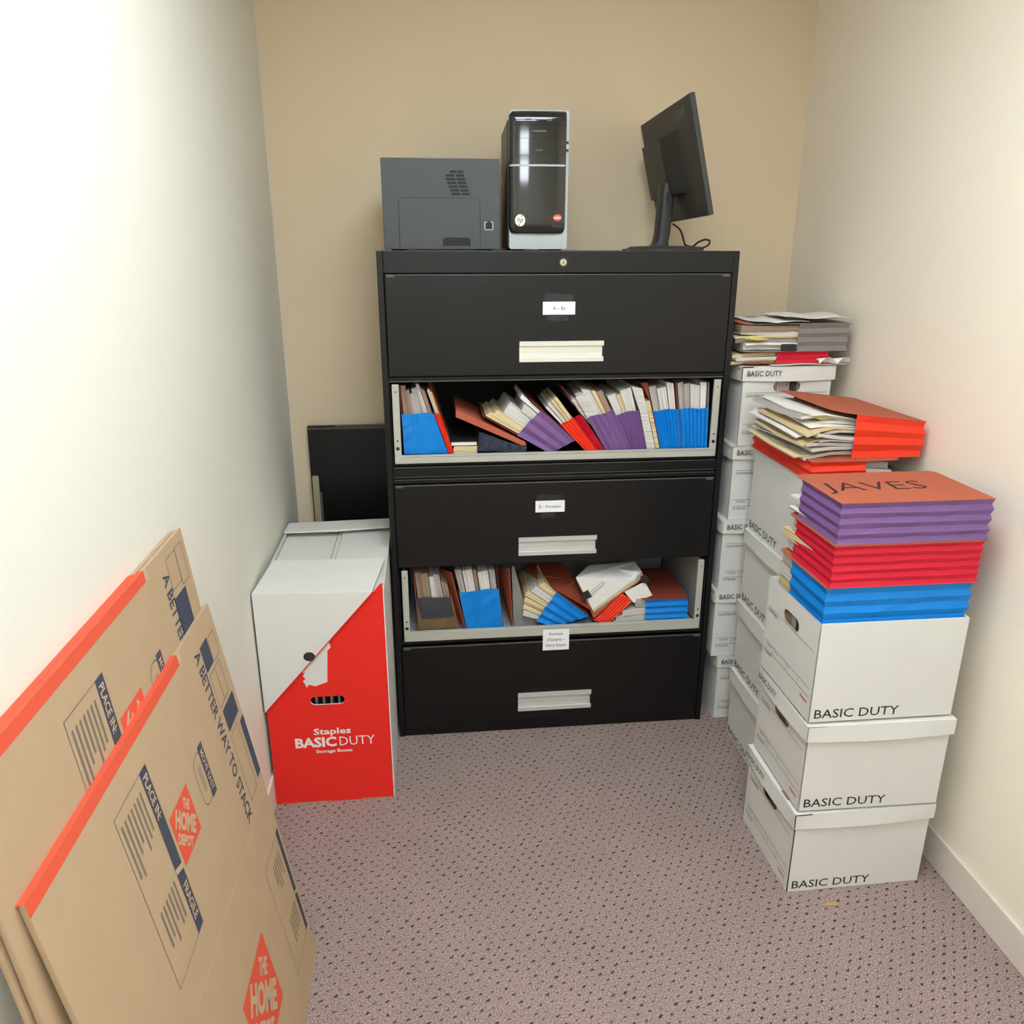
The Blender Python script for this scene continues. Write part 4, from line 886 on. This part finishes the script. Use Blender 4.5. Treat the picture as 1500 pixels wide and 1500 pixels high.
# ------------------------------------------------------------------ flattened moving cartons on the left wall
def flat_carton(label, top, bottom, Lt, crease, icons, prints=True, ds=0.0):
    """local X runs down the slope, Y away from the viewer, Z out of the face"""
    T = Vector(top); Bt = Vector(bottom); e = (Bt-T); L = e.length; e.normalize(); yv = Vector((0, 1, 0)); nv = e.cross(yv)
    t = bpy.data.objects.new('flattened_carton', None); COL.objects.link(t); t['label'] = label; t['category'] = 'carton'
    Mx = Matrix((e, yv, nv)).transposed().to_4x4(); Mx.translation = T; t.matrix_world = Mx
    th = .004; sl = .171
    b = MB()
    b.box(0, crease-.0012, -Lt, 0, -th, 0); b.box(crease+.0012, L, -Lt, 0, -th, 0); b.box(crease-.0012, crease+.0012, -Lt, -sl, -th, -.0009)
    K, O, D = 0, 1, 2; z = .0004
    def rect(x0, x1, t0, t1, mi, zz=z): b.face([(x0, -t1, zz), (x1, -t1, zz), (x1, -t0, zz), (x0, -t0, zz)], mi)
    def frame(x0, x1, t0, t1, w, mi): rect(x0, x1, t0, t0+w, mi); rect(x0, x1, t1-w, t1, mi); rect(x0, x0+w, t0, t1, mi); rect(x1-w, x1, t0, t1, mi)
    if prints:
        b.face([(-.0005, -Lt, -th), (-.0005, -.219, -th), (-.0005, -.219, .0004), (-.0005, -Lt, .0004)], O)
        rect(0, .020, .219, Lt, O)
        rect(-.0003, .020, .205, .219, 3)
        b.text('A BETTER WAY TO STACK', (.042, -.147, z), (1, 0, 0), (0, 1, 0), .030, D, w=.395, bold=.02)
        for (k, x0, x1, t0, t1) in icons:
            if k: rect(x0, x1, t0, t1, D)
            else: frame(x0, x1, t0, t1, .0012, D)
        def diamond(x0, t0, s):
            rect(x0, x0+s, t0, t0+s, O); c = Vector((x0+s/2, -t0-s/2, z+.0003)); ax = Vector((1, 1, 0)).normalized(); ay = Vector((-1, 1, 0)).normalized()
            b.text('THE', c+ay*s*.27, ax, ay, s*.17, 3, w=s*.30, center=True, bold=.05)
            b.text('HOME', c-ay*s*.10, ax, ay, s*.29, 3, w=s*.92, center=True, bold=.05)
            b.text('DEPOT', c-ay*s*.36, ax, ay, s*.17, 3, w=s*.66, center=True, bold=.05)
        diamond(.180-ds, .345, .093); diamond(.607, .255, .170)
        # handle cut-out print with its dark band
        P = rrect(.172-ds, .272-ds, -.303, -.252, .024, 6)
        for k in range(len(P)):
            p, q = P[k], P[(k+1) % len(P)]; c = (.222-ds, -.2775)
            ip = (c[0]+(p[0]-c[0])*.97, c[1]+(p[1]-c[1])*.95); iq = (c[0]+(q[0]-c[0])*.97, c[1]+(q[1]-c[1])*.95)
            b.face([(p[0], p[1], z), (q[0], q[1], z), (iq[0], iq[1], z), (ip[0], ip[1], z)], D)
        rect(.168-ds, .276-ds, .238, .262, D, z+.0001); b.text('MOVE EASY', (.180-ds, -.257, z+.0004), (1, 0, 0), (0, 1, 0), .014, 3, w=.085, bold=.01)
        for k in range(2): rect(.196-ds, .248-ds, .274+.008*k, .2765+.008*k, 4)
        # contents panel
        rect(.064, .380, .447, .474, D); frame(.064, .380, .447, .578, .0018, 4)
        b.text('PLACE IN:', (.076, -.4685, z+.0003), (1, 0, 0), (0, 1, 0), .016, 3, w=.080, bold=.02); b.text('FRAGILE', (.285, -.4685, z+.0003), (1, 0, 0), (0, 1, 0), .016, 3, w=.07, bold=.02)
        b.face([(.248, -.474, z+.0003), (.258, -.474, z+.0003), (.266, -.447, z+.0003), (.256, -.447, z+.0003)], 3)
        rg = random.Random(3)
        for k in range(7):
            for x0, w0 in ((.085, .10), (.255, .085)): 
                if x0 > .2 and k > 5: continue
                rect(x0, x0+w0*rg.uniform(.6, 1), .487+.0125*k, .4925+.0125*k, 4)
        # lower panel print
        rect(.560, .845, .010, .028, D); frame(.560, .845, .010, .150, .0014, 4)
        b.face([(.728, -.028, z+.0003), (.736, -.028, z+.0003), (.744, -.010, z+.0003), (.736, -.010, z+.0003)], 3)
        for k in range(5): 
            for x0, w0 in ((.590, .08), (.735, .075)): rect(x0, x0+w0*rg.uniform(.6, 1), .045+.013*k, .050+.013*k, 4)
        rect(.53, .60, .55, .60, D)
    fr_ = b.build('front_panel', ['kraft', 'orange', 'navyink', 'kraftlt', 'inkk'], t)
    b = MB(); b.box(.0015, L-.002, -Lt+.003, -.0015, -th*2-.0012, -th-.0006); b.box(-.0004, .002, -Lt, -.219, -th*2-.0012, -th, 1) if prints else None
    b.build('rear_panel', ['kraft', 'orange'], t)
    return t
MT['inkk'] = mat('faded_navy_print', (128, 116, 102), .8, noise=.12, nscale=150, spec=.15)
MT['inkk'].name = 'faded_navy_print'
fi = [(1, .045, .100, .064, .112), (0, .050, .102, .020, .060), (0, .110, .185, .035, .105), (0, .110, .185, .035, .07), (1, .195, .245, .018, .098), (1, .265, .410, .000, .028), (0, .255, .415, .045, .098)]
bi_ = [(0, .022, .085, .060, .115), (0, .02, .095, .02, .06), (1, .100, .178, .052, .120), (1, .186, .245, .045, .098), (0, .19, .25, .01, .04), (1, .265, .410, .000, .028)]
flat_carton('flattened brown moving carton leaning nearest to the camera at the left', (-.324, -.865, .921), (-.175, -.865, .0005), .79, .449, fi)
flat_carton('taller flattened brown moving carton leaning behind the nearest one', (-.3525, -.880, 1.090), (-.2315, -.880, .0005), .80, .549, bi_, ds=.03)
flat_carton('flattened brown moving carton nearest to the left wall, rearmost of three', (-.3628, -.893, 1.0885), (-.2430, -.893, .0005), .79, .549, bi_, ds=.03)

# scrap on the carpet
b = MB(); b.prism([(-.018, -.004, 0), (.016, -.006, 0), (.020, .002, 0), (-.010, .006, 0)], (0, 0, .003)); o = b.build('cardboard_scrap', 'chip'); o.location = (1.125, -.862, .0005); tag(o, 'small tan scrap on the carpet in front of the nearest box stack', 'scrap')
b = MB(); b.tube([(0, 0, 0), (.02, -.012, .001), (.034, -.026, 0)], .0008, 5); o = b.build('wire_bit', 'edge'); o.location = (.075, -.006, .0012); tag(o, 'tiny dark wire on the carpet by the left foot of the filing cabinet', 'wire')

# ------------------------------------------------------------------ view
S.view_settings.view_transform = 'Standard'; S.view_settings.look = 'None'; S.view_settings.exposure = 0; S.view_settings.gamma = 1; S.view_settings.use_curve_mapping = False
